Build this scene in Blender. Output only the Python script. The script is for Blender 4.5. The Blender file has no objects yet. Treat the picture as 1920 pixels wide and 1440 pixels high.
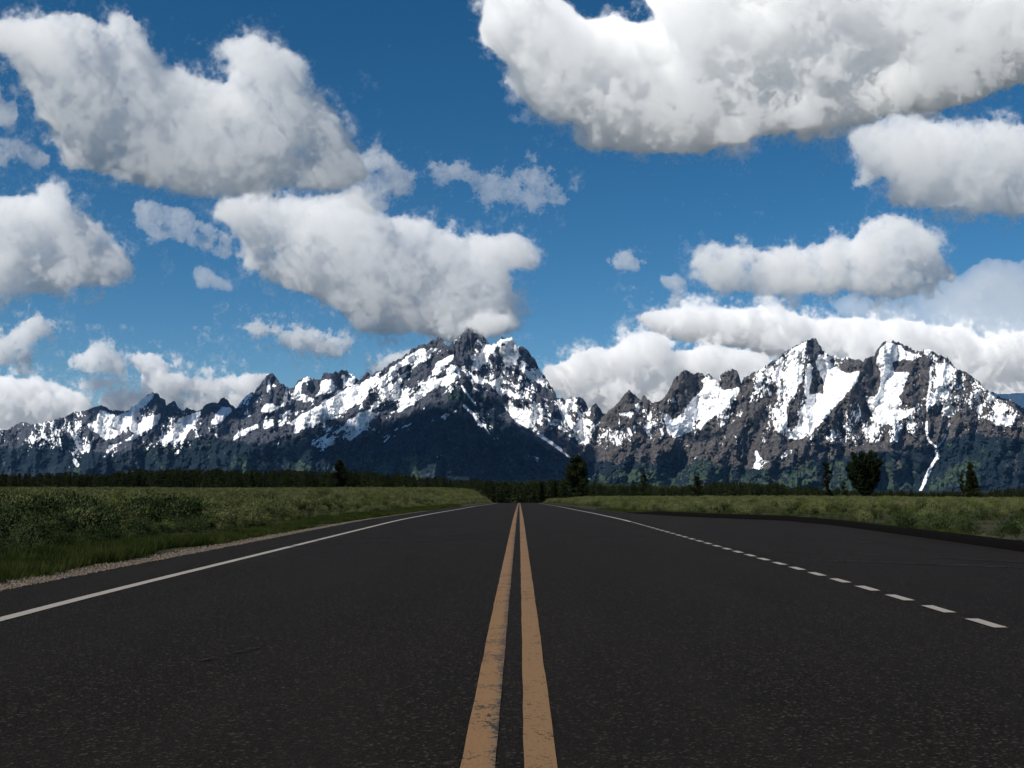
import bpy, math, time, random
import numpy as np
from mathutils import Vector
T0 = time.time()
SC = bpy.context.scene
C = SC.collection

# ------------------------------------------------------------------ camera, sky, sun, exposure
F_PX = 2000.0; HOR = 897.0; EYE = 0.95          # focal length in photo pixels, eye height over the road
PITCH = math.atan((HOR - 720) / F_PX)
SUN_AZ = -130.0; SUN_EL = 44.0                  # azimuth from the view direction (+Y), negative = left
cam = bpy.data.cameras.new('camera'); camo = bpy.data.objects.new('camera', cam); C.objects.link(camo)
camo.location = (0, 0, EYE); camo.rotation_euler = (math.pi / 2 + PITCH, 0, 0)
cam.sensor_width = 36; cam.lens = 36 * F_PX / 1920; cam.clip_start = .05; cam.clip_end = 200000
SC.camera = camo
w = bpy.data.worlds.new('World'); SC.world = w; w.use_nodes = True
nt = w.node_tree; bg = nt.nodes['Background']
sk = nt.nodes.new('ShaderNodeTexSky'); sk.sky_type = 'NISHITA'; sk.sun_disc = False
sk.sun_elevation = math.radians(SUN_EL); sk.sun_rotation = math.radians(SUN_AZ)
sk.altitude = 2100; sk.air_density = 1.0; sk.dust_density = 0.0; sk.ozone_density = 4.0
hs = nt.nodes.new('ShaderNodeHueSaturation'); hs.inputs['Saturation'].default_value = 1.28; hs.inputs['Value'].default_value = .87
hs.inputs['Hue'].default_value = .492
nt.links.new(sk.outputs[0], hs.inputs['Color']); nt.links.new(hs.outputs[0], bg.inputs[0]); bg.inputs[1].default_value = 0.075
L = bpy.data.lights.new('sun', 'SUN'); lo = bpy.data.objects.new('sun', L); C.objects.link(lo)
L.energy = 5.0; L.angle = math.radians(.5); L.color = (1, .945, .86)
_a, _e = math.radians(SUN_AZ), math.radians(SUN_EL)
lo.rotation_euler = Vector((math.sin(_a) * math.cos(_e), math.cos(_a) * math.cos(_e), math.sin(_e))).to_track_quat('Z', 'Y').to_euler()
vs_ = SC.view_settings; vs_.view_transform = 'Standard'; vs_.look = 'None'; vs_.exposure = 0.2; vs_.gamma = 1.0; vs_.use_curve_mapping = False
cy = SC.cycles
cy.max_bounces = 28; cy.volume_bounces = 28; cy.diffuse_bounces = 3; cy.glossy_bounces = 2; cy.transmission_bounces = 4
cy.transparent_max_bounces = 12; cy.use_denoising = True; cy.use_adaptive_sampling = True; cy.adaptive_threshold = 0.01

# ------------------------------------------------------------------ helpers
def tag(o, label=None, cat=None, group=None, kind=None):
    if label: o['label'] = label
    if cat: o['category'] = cat
    if group: o['group'] = group
    if kind: o['kind'] = kind
    return o
def empty(name, loc=(0, 0, 0), rz=0.0):
    o = bpy.data.objects.new(name, None); C.objects.link(o); o.location = loc; o.rotation_euler = (0, 0, rz)
    o.empty_display_size = .2
    return o
def dirs(px, py):
    """world direction through a point of the traced panorama, forward component about 1"""
    x = (px - 960.) / F_PX; y = (720. - py) / F_PX
    c, s = math.cos(PITCH), math.sin(PITCH)
    return np.stack([x, c - y * s, s + y * c], -1)
def raster(P, U, V):
    m = np.zeros(U.shape, bool); n = len(P)
    for i in range(n):
        x1, y1 = P[i]; x2, y2 = P[(i + 1) % n]
        if y1 == y2: continue
        m ^= ((y1 > V) != (y2 > V)) & (U < (x2 - x1) * (V - y1) / (y2 - y1) + x1)
    return m
def gblur(A, s):
    f = np.fft.rfft2(A); kx = np.fft.fftfreq(A.shape[0])[:, None]; ky = np.fft.rfftfreq(A.shape[1])[None]
    return np.fft.irfft2(f * np.exp(-2 * (np.pi * s) ** 2 * (kx * kx + ky * ky)), A.shape)
def fnoise(shape, beta, seed, lo=0.0, an=None, rot=0.0, hi=9.0):
    """fractal gaussian field by spectral synthesis, std 1"""
    f = np.fft.rfftn(np.random.default_rng(seed).standard_normal(shape, dtype=np.float32))
    d = len(shape); an = an or (1,) * d; ks = []
    for i, n in enumerate(shape):
        q = np.fft.rfftfreq(n) if i == d - 1 else np.fft.fftfreq(n)
        sh = [1] * d; sh[i] = len(q); ks.append(q.reshape(sh))
    if rot and d == 2:
        c, s = math.cos(rot), math.sin(rot); ks = [ks[0] * c + ks[1] * s, -ks[0] * s + ks[1] * c]
    k = np.sqrt(sum((a * q) ** 2 for a, q in zip(an, ks)))
    k.flat[0] = 1; amp = np.maximum(k, lo) ** (-beta / 2); amp[k > hi] = 0; amp.flat[0] = 0
    o = np.fft.irfftn(f * amp, shape).astype(np.float32)
    return o / o.std()
def mesh_data(name, V, Q, mats, smooth=False, attrs=None):
    me = bpy.data.meshes.new(name); k = Q.shape[1]
    me.vertices.add(len(V)); me.vertices.foreach_set('co', np.ascontiguousarray(V, np.float32).ravel())
    me.loops.add(Q.size); me.loops.foreach_set('vertex_index', np.ascontiguousarray(Q, np.int32).ravel())
    me.polygons.add(len(Q)); me.polygons.foreach_set('loop_start', np.arange(0, Q.size, k, dtype=np.int32))
    me.polygons.foreach_set('loop_total', np.full(len(Q), k, np.int32))
    if smooth: me.polygons.foreach_set('use_smooth', np.ones(len(Q), bool))
    for m in mats: me.materials.append(m)
    me.update(calc_edges=True)
    for a, v in (attrs or {}).items():
        at = me.attributes.new(a, 'FLOAT', 'POINT'); at.data.foreach_set('value', np.ascontiguousarray(v, np.float32))
    return me
def mesh_obj(name, V, Q, mat, smooth=False, parent=None, attrs=None):
    o = bpy.data.objects.new(name, mesh_data(name, V, Q, [mat] if not isinstance(mat, list) else mat, smooth, attrs))
    C.objects.link(o)
    if parent: o.parent = parent
    return o
def grid_quads(nu, nv):
    i = np.arange(nu * nv).reshape(nu, nv)
    return np.stack([i[:-1, :-1], i[1:, :-1], i[1:, 1:], i[:-1, 1:]], -1).reshape(-1, 4)
def interp_poly(pts, x):
    p = np.array(pts, float); return np.interp(x, p[:, 0], p[:, 1])

class NT:
    """tiny node-tree writer"""
    def __init__(s, name):
        s.m = bpy.data.materials.new(name); s.m.use_nodes = True; s.t = s.m.node_tree; s.t.nodes.clear()
        s.out = s.n('ShaderNodeOutputMaterial')
    def n(s, t, **kw):
        q = s.t.nodes.new(t)
        for k, v in kw.items(): setattr(q, k, v)
        return q
    def set(s, sock, v):
        if hasattr(v, 'is_output') or isinstance(v, bpy.types.NodeSocket): s.t.links.new(v, sock)
        else: sock.default_value = v if not isinstance(v, tuple) or len(v) != 3 or sock.type != 'RGBA' else (*v, 1)
    def math(s, op, a, b=0.0, clamp=False):
        q = s.n('ShaderNodeMath', operation=op, use_clamp=clamp); s.set(q.inputs[0], a); s.set(q.inputs[1], b); return q.outputs[0]
    def mix(s, f, a, b):
        q = s.n('ShaderNodeMix', data_type='RGBA'); s.set(q.inputs[0], f); s.set(q.inputs[6], a); s.set(q.inputs[7], b); return q.outputs[2]
    def noise(s, vec, scale, detail=4, rough=.6):
        q = s.n('ShaderNodeTexNoise'); s.set(q.inputs['Vector'], vec); q.inputs['Scale'].default_value = scale
        q.inputs['Detail'].default_value = detail; q.inputs['Roughness'].default_value = rough; return q.outputs[0]
    def ramp(s, f, a, b):
        q = s.n('ShaderNodeMapRange', interpolation_type='SMOOTHSTEP'); s.set(q.inputs[0], f); q.inputs[1].default_value = a; q.inputs[2].default_value = b
        return q.outputs[0]
    def attr(s, name): return s.n('ShaderNodeAttribute', attribute_name=name).outputs['Fac']
    def pos(s): return s.n('ShaderNodeNewGeometry').outputs['Position']
    def objco(s): return s.n('ShaderNodeTexCoord').outputs['Object']
    def scale(s, v, sc):
        q = s.n('ShaderNodeMapping'); s.set(q.inputs[0], v); q.inputs['Scale'].default_value = sc; return q.outputs[0]
    def bsdf(s, col, rough=.9, spec=.3, bump=None, bstr=.5, bdist=.01):
        b = s.n('ShaderNodeBsdfPrincipled'); s.set(b.inputs['Base Color'], col); s.set(b.inputs['Roughness'], rough)
        b.inputs['Specular IOR Level'].default_value = spec
        if bump is not None:
            q = s.n('ShaderNodeBump'); q.inputs['Strength'].default_value = bstr; q.inputs['Distance'].default_value = bdist
            s.set(q.inputs['Height'], bump); s.t.links.new(q.outputs[0], b.inputs['Normal'])
        return b.outputs[0]
    def done(s, sh, sock='Surface'): s.t.links.new(sh, s.out.inputs[sock]); return s.m
def foliage_mat(name, c1, c2, trans=.25, scale=1.2):
    t = NT(name); r = t.n('ShaderNodeObjectInfo').outputs['Random']
    f = t.math('ADD', t.math('MULTIPLY', t.noise(t.pos(), scale, 3), 1.4), t.math('MULTIPLY', t.math('SUBTRACT', r, .5), .5))
    col = t.mix(t.ramp(f, .35, 1.05), c1, c2)
    a = t.n('ShaderNodeBsdfDiffuse'); t.set(a.inputs[0], col); b = t.n('ShaderNodeBsdfTranslucent'); t.set(b.inputs[0], col)
    m = t.n('ShaderNodeMixShader'); m.inputs[0].default_value = trans
    t.t.links.new(a.outputs[0], m.inputs[1]); t.t.links.new(b.outputs[0], m.inputs[2])
    return t.done(m.outputs[0])
def solid_mat(name, c, rough=.9, var=.3, scale=8):
    t = NT(name); n = t.noise(t.pos(), scale, 4)
    return t.done(t.bsdf(t.mix(n, tuple(x * (1 - var) for x in c), tuple(x * (1 + var) for x in c)), rough, .2))

# ------------------------------------------------------------------ ground and road profile
HEAD = 0.0068                                   # heading of the road away from the view axis
def sstep(x, a, b):
    t = np.clip((x - a) / (b - a), 0, 1); return t * t * (3 - 2 * t)
PROF = np.array([(-90, 0), (6, .006), (8.5, -.002), (12, -.045), (21, -.145), (31, -.255), (45, -.50), (60, -.79), (85, -1.25), (104, -1.64), (141, -2.37), (450, -8.25)], float)
_py = np.arange(-90, 450.1, .5); _pz = np.interp(_py, PROF[:, 0], PROF[:, 1]); _pz = np.convolve(np.pad(_pz, 10, 'edge'), np.hanning(21) / np.hanning(21).sum(), 'valid')
def road_x(y): return -.03 + HEAD * y
def ground_z(x, y):
    """level of the land: flat at the camera, then a long gentle fall away from it"""
    x = np.asarray(x, float); y = np.asarray(y, float); rx = x - road_x(y)
    s = .019 + (.009 - .019) * sstep(-rx, 5.2, 15) + (.0172 - .019) * sstep(rx, 8, 14)
    d = np.clip(y - 12, 0, 438)
    z = np.interp(y, _py, _pz) + (.019 - s) * (d - 6 * (1 - np.exp(-d / 6)))
    z -= .011 * np.clip(y - 450, 0, 9000)
    dip = np.clip(y - 165, 0, 160); z -= np.exp(-(rx / 9.) ** 2) * .00018 * dip ** 2
    return z
ynear = np.concatenate([np.array([-900., -500, -250, -120]), np.arange(-60, -4, 4.), np.arange(-4, 60, .8), np.arange(60, 200, 2.5), np.arange(200, 480, 9), np.arange(480, 2000, 90.), np.arange(2000, 13501, 500.)])
xs = np.concatenate([-np.geomspace(30000, 14, 46), np.arange(-13, 13.1, .5), np.geomspace(14, 30000, 46)])
X, Y = np.meshgrid(xs, ynear, indexing='ij')
t = NT('field_soil'); n = t.noise(t.pos(), .8, 6)
sx = t.n('ShaderNodeSeparateXYZ'); t.set(sx.inputs[0], t.pos())
soil = t.done(t.bsdf(t.mix(t.ramp(sx.outputs[1], 430, 500), t.mix(t.ramp(n, .35, .7), (.016, .019, .008), (.042, .038, .020)), (.008, .014, .006)), .95, .1, t.noise(t.pos(), 14, 4), .6, .05))
Xr = X + road_x(Y) * (np.abs(X) < 14)
Zg = ground_z(Xr, Y)
under = (np.abs(X) < 8) * .05                    # the soil passes just under the road bed
rx_ = Xr - road_x(Y)
Zg = Zg - np.where((rx_ > -4.6) & (rx_ < 9.5) & (Y < 340), .06, 0)
ground = mesh_obj('ground', np.stack([Xr, Y, Zg], -1).reshape(-1, 3), grid_quads(*X.shape), soil, True)
tag(ground, kind='structure')

# kerb / asphalt edge on the right: a turning lane that widens towards the camera
EDGE_R = [(-60, 7.0), (10, 7.05), (14.8, 7.1), (20, 7.45), (27, 7.85), (31, 7.6), (34, 6.5), (38, 5.6), (44, 4.75), (60, 4.25), (340, 4.15)]
def edge_r(y): return interp_poly(EDGE_R, y)
t = NT('asphalt'); P = t.objco()
n1 = t.noise(P, 120, 3, .85); vo = t.n('ShaderNodeTexVoronoi'); t.set(vo.inputs['Vector'], P); vo.inputs['Scale'].default_value = 80
n2 = t.noise(t.scale(P, (1, .12, 1)), 1.3, 4); n3 = t.noise(P, .35, 3)
base = t.mix(t.ramp(n1, .44, .66), (.0014, .0010, .0007), (.0185, .0130, .0084))
base = t.mix(t.math('MULTIPLY', t.ramp(t.math('MULTIPLY', vo.outputs['Color'], 1.0), .74, .9), .75), base, (.054, .041, .029))
base = t.mix(t.math('MULTIPLY', t.ramp(n2, .35, .7), .35), base, (.0135, .0105, .008))
base = t.mix(t.math('MULTIPLY', t.ramp(n3, .5, .75), .4), base, (.0055, .0045, .004))
bump = t.math('ADD', n1, t.math('MULTIPLY', vo.outputs['Distance'], .8))
asphalt = t.done(t.bsdf(base, .9, .10, bump, .9, .006))
ya = np.concatenate([np.arange(-60, 60, 1.), np.arange(60, 335, 3.)])
U = np.linspace(0, 1, 33)
YA, UA = np.meshgrid(ya, U, indexing='ij')
XL = road_x(YA) - 4.42 + .018 * np.sin(YA * .9) * np.sin(YA * 2.3 + 1); XR = road_x(YA) + edge_r(YA)
XA = XL + (XR - XL) * UA
def surf_z(x, y): return ground_z(x, y)
road = mesh_obj('road', np.stack([XA, YA, surf_z(XA, YA)], -1).reshape(-1, 3), grid_quads(*XA.shape)[:, ::-1], asphalt, True)
tag(road, kind='structure')

# painted markings: worn sheets with real breaks
def paint_mat(name, c, c2, wear, side=0.0):
    t = NT(name); P = t.objco()
    n = t.noise(P, 55, 4, .7); m = t.noise(P, 5, 3); g = t.noise(P, 240, 2)
    f = t.math('ADD', n, t.math('MULTIPLY', t.math('SUBTRACT', m, .5), .5))
    if side:
        sx = t.n('ShaderNodeSeparateXYZ'); t.set(sx.inputs[0], P)
        rel = t.math('SUBTRACT', sx.outputs[0], t.math('MULTIPLY', sx.outputs[1], HEAD))
        e = t.ramp(rel, -.135, -.06); f = t.math('ADD', f, t.math('MULTIPLY', e, side))
        col = t.mix(t.math('MULTIPLY', e, .75), c, tuple(x * .6 for x in (.17, .14, .10)))
    else: col = c
    col = t.mix(t.ramp(n, .3, .8), col, c2) if not side else col
    col = t.mix(t.ramp(g, .42, .7), col, tuple(x * .6 for x in c))
    col = t.mix(t.ramp(f, wear, wear + .05), col, (.02, .018, .016))
    return t.done(t.bsdf(col, .8, .25, t.math('ADD', g, n), .5, .003))
yellow_l = paint_mat('yellow_road_paint', (.19, .105, .045), (.16, .095, .042), .58, .14)
yellow_r = paint_mat('yellow_road_paint_fresh', (.185, .105, .047), (.15, .09, .040), .60)
white_p = paint_mat('white_road_paint', (.29, .265, .23), (.22, .205, .18), .63)
def strip(name, x0, x1, ys, mat, dz=.004, jit=.0012, seed=0, ends=None):
    rg = np.random.default_rng(seed); n = len(ys)
    k = np.linspace(0, 1, 4); j0 = rg.normal(0, jit, n); j1 = rg.normal(0, jit, n)
    xa = road_x(ys) + x0 + j0; xb = road_x(ys) + x1 + j1
    Xs = xa[:, None] + (xb - xa)[:, None] * k[None]; Ys = np.repeat(ys[:, None], 4, 1)
    return mesh_obj(name, np.stack([Xs, Ys, surf_z(Xs, Ys) + dz], -1).reshape(-1, 3), grid_quads(n, 4)[:, ::-1], mat, True, parent=road)
yl = np.concatenate([np.arange(-40, 30, .25), np.arange(30, 332, 1.)])
strip('yellow_line', -.163, -.049, yl, yellow_l, seed=1)['label'] = 'left yellow centre line, worn along its inner edge'
strip('yellow_line', .045, .155, yl, yellow_r, seed=2)['label'] = 'right yellow centre line, cleaner paint'
strip('edge_line', -3.535, -3.425, yl, white_p, seed=3)['label'] = 'solid white edge line on the left'
strip('edge_line', 3.045, 3.145, np.arange(29.5, 332, 1.), white_p, seed=4)['label'] = 'solid white edge line on the right beyond the dashes'
for k in range(0, 28):
    y0 = 6.91 + .80 * k
    if y0 > 29: break
    strip('lane_dash', 3.055, 3.145, np.linspace(y0, y0 + .45, 4), white_p, jit=.002, seed=50 + k)
# rubber marks curving across the lanes
t = NT('tyre_rubber'); P = t.objco(); f = t.ramp(t.noise(t.scale(P, (.35, 6, 1)), 3, 4), .38, .62)
tr = t.n('ShaderNodeBsdfTransparent'); b = t.bsdf((.004, .004, .004), .7, .3); mx = t.n('ShaderNodeMixShader')
t.set(mx.inputs[0], t.math('MULTIPLY', f, .8)); t.t.links.new(tr.outputs[0], mx.inputs[1]); t.t.links.new(b, mx.inputs[2])
rubber = t.done(mx.outputs[0])
def skid(pts, wd):
    p = np.array(pts, float); tt = np.linspace(0, len(p) - 1, 80)
    x = np.interp(tt, range(len(p)), p[:, 0]); y = np.interp(tt, range(len(p)), p[:, 1])
    ker = np.ones(9) / 9; xp = np.pad(x, 4, 'edge'); yp = np.pad(y, 4, 'edge'); x = np.convolve(xp, ker, 'valid'); y = np.convolve(yp, ker, 'valid')
    dx, dy = np.gradient(x), np.gradient(y); l = np.hypot(dx, dy); nx, ny = -dy / l, dx / l
    Xs = np.stack([x - nx * wd / 2, x + nx * wd / 2], 1); Ys = np.stack([y - ny * wd / 2, y + ny * wd / 2], 1)
    mesh_obj('tyre_mark', np.stack([Xs, Ys, surf_z(Xs, Ys) + .008], -1).reshape(-1, 3), grid_quads(80, 2), rubber, True, parent=road)
skid([(-3.9, 16.2), (-2.6, 17.4), (-1.2, 18.6), (0, 19.6), (1.6, 20.0), (3.4, 19.6), (5.0, 18.6), (6.4, 17.0)], .16)
skid([(-3.9, 18.2), (-2.2, 19.6), (-.6, 21.2), (1.2, 22.0), (3.2, 21.4), (5.2, 20.0), (6.6, 18.4)], .15)
skid([(-2.6, 25), (-.8, 26.2), (1.2, 26.8), (3.4, 26.0), (5.4, 24.2)], .15)
skid([(3.6, 13.2), (4.6, 12.8), (5.6, 12.0), (6.6, 10.8)], .22)
skid([(3.4, 15.2), (4.6, 14.6), (5.6, 13.6), (6.6, 12.2)], .18)
skid([(-1.62, 5.6), (-1.54, 5.8), (-1.4, 6.1)], .035)

# kerb
t = NT('tarry_kerb'); P = t.objco(); n = t.noise(P, 40, 4)
kerbm = t.done(t.bsdf(t.mix(n, (.0015, .0014, .0013), (.006, .005, .0045)), 1.0, .03, n, .8, .01))
yk = np.concatenate([np.arange(-60, 36, .5), np.arange(36, 47, .5)])
prof = [(0, -.03), (.015, .02), (.04, .10), (.09, .14), (.20, .13), (.28, .04), (.30, -.05)]
VK = []
rgk = np.random.default_rng(5); wob = np.convolve(rgk.normal(0, .02, len(yk) + 6), np.ones(7) / 7, 'valid')
for (dx, dz) in prof:
    xk = road_x(yk) + edge_r(yk) - .01 + dx + wob; fade = np.clip((46.5 - yk) / 6, .15, 1)
    VK.append(np.stack([xk, yk, surf_z(xk, yk) + dz * np.where(dz > 0, fade, 1)], -1))
VK = np.stack(VK, 1)
kerb = mesh_obj('kerb', VK.reshape(-1, 3), grid_quads(len(yk), len(prof))[:, ::-1], kerbm, True)
tag(kerb, kind='structure')

# ------------------------------------------------------------------ instanced ground cover
def proto_collection(name, meshes):
    col = bpy.data.collections.new(name)
    for i, m in enumerate(meshes):
        o = bpy.data.objects.new('%s_%02d' % (name, i), m); col.objects.link(o)
    return col
def scatter(name, pts, rot, scl, var, col, label, cat):
    me = bpy.data.meshes.new(name); me.vertices.add(len(pts)); me.vertices.foreach_set('co', np.asarray(pts, np.float32).ravel())
    for nm, v, ty in (('rz', rot, 'FLOAT'), ('vi', var, 'INT')):
        a = me.attributes.new(nm, ty, 'POINT'); a.data.foreach_set('value', np.asarray(v, np.float32 if ty == 'FLOAT' else np.int32))
    a = me.attributes.new('sc', 'FLOAT_VECTOR', 'POINT')
    scl = np.asarray(scl, np.float32); scl = np.repeat(scl[:, None], 3, 1) if scl.ndim == 1 else scl
    a.data.foreach_set('vector', scl.ravel())
    o = bpy.data.objects.new(name, me); C.objects.link(o)
    g = bpy.data.node_groups.new(name, 'GeometryNodeTree')
    g.interface.new_socket('Geometry', in_out='INPUT', socket_type='NodeSocketGeometry'); g.interface.new_socket('Geometry', in_out='OUTPUT', socket_type='NodeSocketGeometry')
    N = g.nodes.new; gi, go = N('NodeGroupInput'), N('NodeGroupOutput'); ip = N('GeometryNodeInstanceOnPoints'); ci = N('GeometryNodeCollectionInfo')
    ci.inputs['Collection'].default_value = col; ci.inputs['Separate Children'].default_value = True; ci.inputs['Reset Children'].default_value = True
    def na(nm, ty):
        q = N('GeometryNodeInputNamedAttribute'); q.data_type = ty; q.inputs['Name'].default_value = nm; return q.outputs['Attribute']
    cx = N('ShaderNodeCombineXYZ'); lk = g.links.new
    lk(na('rz', 'FLOAT'), cx.inputs[2]); lk(gi.outputs[0], ip.inputs['Points']); lk(ci.outputs[0], ip.inputs['Instance'])
    ip.inputs['Pick Instance'].default_value = True; lk(na('vi', 'INT'), ip.inputs['Instance Index'])
    lk(cx.outputs[0], ip.inputs['Rotation']); lk(na('sc', 'FLOAT_VECTOR'), ip.inputs['Scale']); lk(ip.outputs[0], go.inputs[0])
    md = o.modifiers.new('scatter', 'NODES'); md.node_group = g
    return tag(o, label, cat, kind='stuff')
def leaf_tris(P, D, size, rg, width=.35):
    """one slim triangle leaf at each point P pointing along D"""
    n = len(P); D = D / np.linalg.norm(D, axis=1)[:, None]
    r = rg.normal(size=(n, 3)); S = np.cross(D, r); S /= np.linalg.norm(S, axis=1)[:, None] + 1e-9
    s = size * rg.uniform(.6, 1.4, n)[:, None]
    V = np.stack([P - S * s * width, P + S * s * width, P + D * s], 1).reshape(-1, 3)
    return V, np.arange(3 * n).reshape(-1, 3)
def sage_mesh(seed, nst=46, nl=34, leaf=.035):
    rg = np.random.default_rng(seed); Ps, Ds, W = [], [], []
    for i in range(nst):
        a = rg.uniform(0, 2 * math.pi); tilt = abs(rg.normal(0, .62)); tilt = min(tilt, 1.25); ln = rg.uniform(.26, .44) * (1.0 - .25 * tilt)
        d = np.array([math.cos(a) * math.sin(tilt), math.sin(a) * math.sin(tilt), math.cos(tilt) + .15])
        root = np.array([math.cos(a), math.sin(a), 0]) * rg.uniform(0, .14) + np.array([0, 0, .02])
        tt = rg.uniform(.35, 1.05, nl) ** .8
        p = root + d[None] * (ln * tt)[:, None] + rg.normal(0, .028, (nl, 3)); p[:, 2] = np.maximum(p[:, 2], .01)
        Ps.append(p); Ds.append(d[None] * .8 + rg.normal(0, .6, (nl, 3)) + [0, 0, .35])
    V, Q = leaf_tris(np.concatenate(Ps), np.concatenate(Ds), leaf, rg, .3)
    return V, Q
sage_m = foliage_mat('sage_leaves', (.040, .050, .020), (.128, .135, .056), .12, .5)
sage_y = foliage_mat('yellow_green_leaves', (.055, .075, .018), (.12, .135, .035), .25, .5)
sage_shade = foliage_mat('shade_toned_leaves', (.016, .027, .010), (.055, .072, .030), .12, .9)  # foreground shade put into the leaf colour, not another species
grass_m = foliage_mat('grass_blades', (.012, .020, .005), (.050, .062, .018), .25, 1.3)
dry_m = foliage_mat('dry_stems', (.06, .045, .03), (.13, .10, .065), .2, 1.)
sages = [mesh_data('sagebrush_leaves', *sage_mesh(10 + i), [sage_m]) for i in range(5)] + [mesh_data('sagebrush_leaves', *sage_mesh(20, 40, 26), [sage_y])] + [mesh_data('shade_toned_bush_leaves', *sage_mesh(30 + i, 50, 34, .032), [sage_shade]) for i in range(4)]
def grass_mesh(seed, n=46, h=.2, r=.13):
    rg = np.random.default_rng(seed); a = rg.uniform(0, 6.28, n); q = rg.uniform(0, 1, n) ** .5 * r
    P = np.stack([np.cos(a) * q, np.sin(a) * q, np.zeros(n)], 1); D = np.stack([np.cos(a) * .35, np.sin(a) * .35, np.ones(n)], 1) + rg.normal(0, .16, (n, 3))
    return leaf_tris(P, D, h, rg, .022)
grasses = [mesh_data('grass_tuft', *grass_mesh(40 + i), [grass_m]) for i in range(4)]
sage_col = proto_collection('sage_forms', sages); grass_col = proto_collection('grass_forms', grasses)
rg = np.random.default_rng(77)
# sagebrush over both fields, denser sampling near the viewer
def field_points(n, ymin, ymax, side):
    y = rg.uniform(ymin ** .5, ymax ** .5, n) ** 2 if ymin > 0 else rg.uniform(ymin, ymax, n)
    half = np.maximum(y, 6) * .56 + 6
    x = rg.uniform(0, 1, n) * half * side
    rx = x - road_x(y)
    if side < 0: ok = rx < -6.15 - .35 * np.sin(y * .7) - .5 * rg.uniform(0, 1, n) ** 2
    else: ok = rx > edge_r(y) + np.where(y < 38, .65, 1.2) + .5 * rg.uniform(0, 1, n)
    return x[ok], y[ok]
P_ = []
for side in (-1, 1):
    for (n, a, b) in ((520, 2, 12), (2200, 10, 26), (9000, 24, 70), (34000, 65, 190), (52000, 180, 430)):
        P_.append(np.stack(field_points(n, a, b, side), 1))
P_ = np.concatenate(P_); clump = fnoise((256, 256), 2.6, 9)
ci_ = clump[(P_[:, 0] / 1.1).astype(int) % 256, (P_[:, 1] / 1.1).astype(int) % 256]
keep = rg.uniform(size=len(P_)) < np.clip(np.where(P_[:, 1] < 40, .5, .62) + .55 * ci_, .03, 1); P_ = P_[keep]; ci_ = ci_[keep]
d_ = P_[:, 1]
sc_ = rg.uniform(.5, 1.25, len(P_)) * np.clip(1 + .2 * ci_, .65, 1.35) * np.where(P_[:, 0] < 0, 1.03, .92) * np.where(d_ > 180, 1.25, 1.0)
sc_ *= np.where((P_[:, 0] < 0) & (P_[:, 0] - road_x(d_) > -7.6), .55, 1)
z_ = ground_z(P_[:, 0], P_[:, 1]) - .03
var_ = rg.integers(0, 5, len(P_)); var_[(rg.uniform(size=len(P_)) < np.where(P_[:, 0] - road_x(d_) > 0, .12, .05))] = 5
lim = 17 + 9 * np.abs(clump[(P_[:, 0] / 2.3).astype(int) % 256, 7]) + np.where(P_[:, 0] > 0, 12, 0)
dk = (np.hypot(P_[:, 0], P_[:, 1]) < lim * rg.uniform(.75, 1.25, len(P_))); var_[dk] = 6 + rg.integers(0, 4, dk.sum())  # bushes close to the viewer get the leaves with shade in their colour
near = np.argsort(-(sc_ / np.hypot(P_[:, 0], P_[:, 1])))
inview = (np.abs(P_[:, 0] / np.maximum(P_[:, 1], .1)) < .5) & (P_[:, 1] > 5)
near = [i for i in near if inview[i]][:80]
isn = np.zeros(len(P_), bool); isn[near] = True
stem_m = solid_mat('sage_wood', (.07, .055, .04))
def stem_mesh(seed):
    rg2 = np.random.default_rng(seed); V, Q = [], []
    for i in range(9):
        a = rg2.uniform(0, 6.28); tl = rg2.uniform(.2, .9); ln = .26; d = np.array([math.cos(a) * math.sin(tl), math.sin(a) * math.sin(tl), math.cos(tl)])
        s = np.cross(d, [0, 0, 1.]); s /= np.linalg.norm(s) + 1e-9; u = np.cross(s, d)
        b = len(V) * 1
        for (p, r) in ((np.zeros(3) - [0, 0, .03], .012), (d * ln, .004)):
            for k in range(3): V.append(p + (s * math.cos(k * 2.09) + u * math.sin(k * 2.09)) * r)
        for k in range(3): Q.append((b + k, b + (k + 1) % 3, b + 3 + (k + 1) % 3, b + 3 + k))
    return mesh_data('stems', np.array(V), np.array(Q), [stem_m])
stems = [stem_mesh(i) for i in range(3)]
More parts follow.
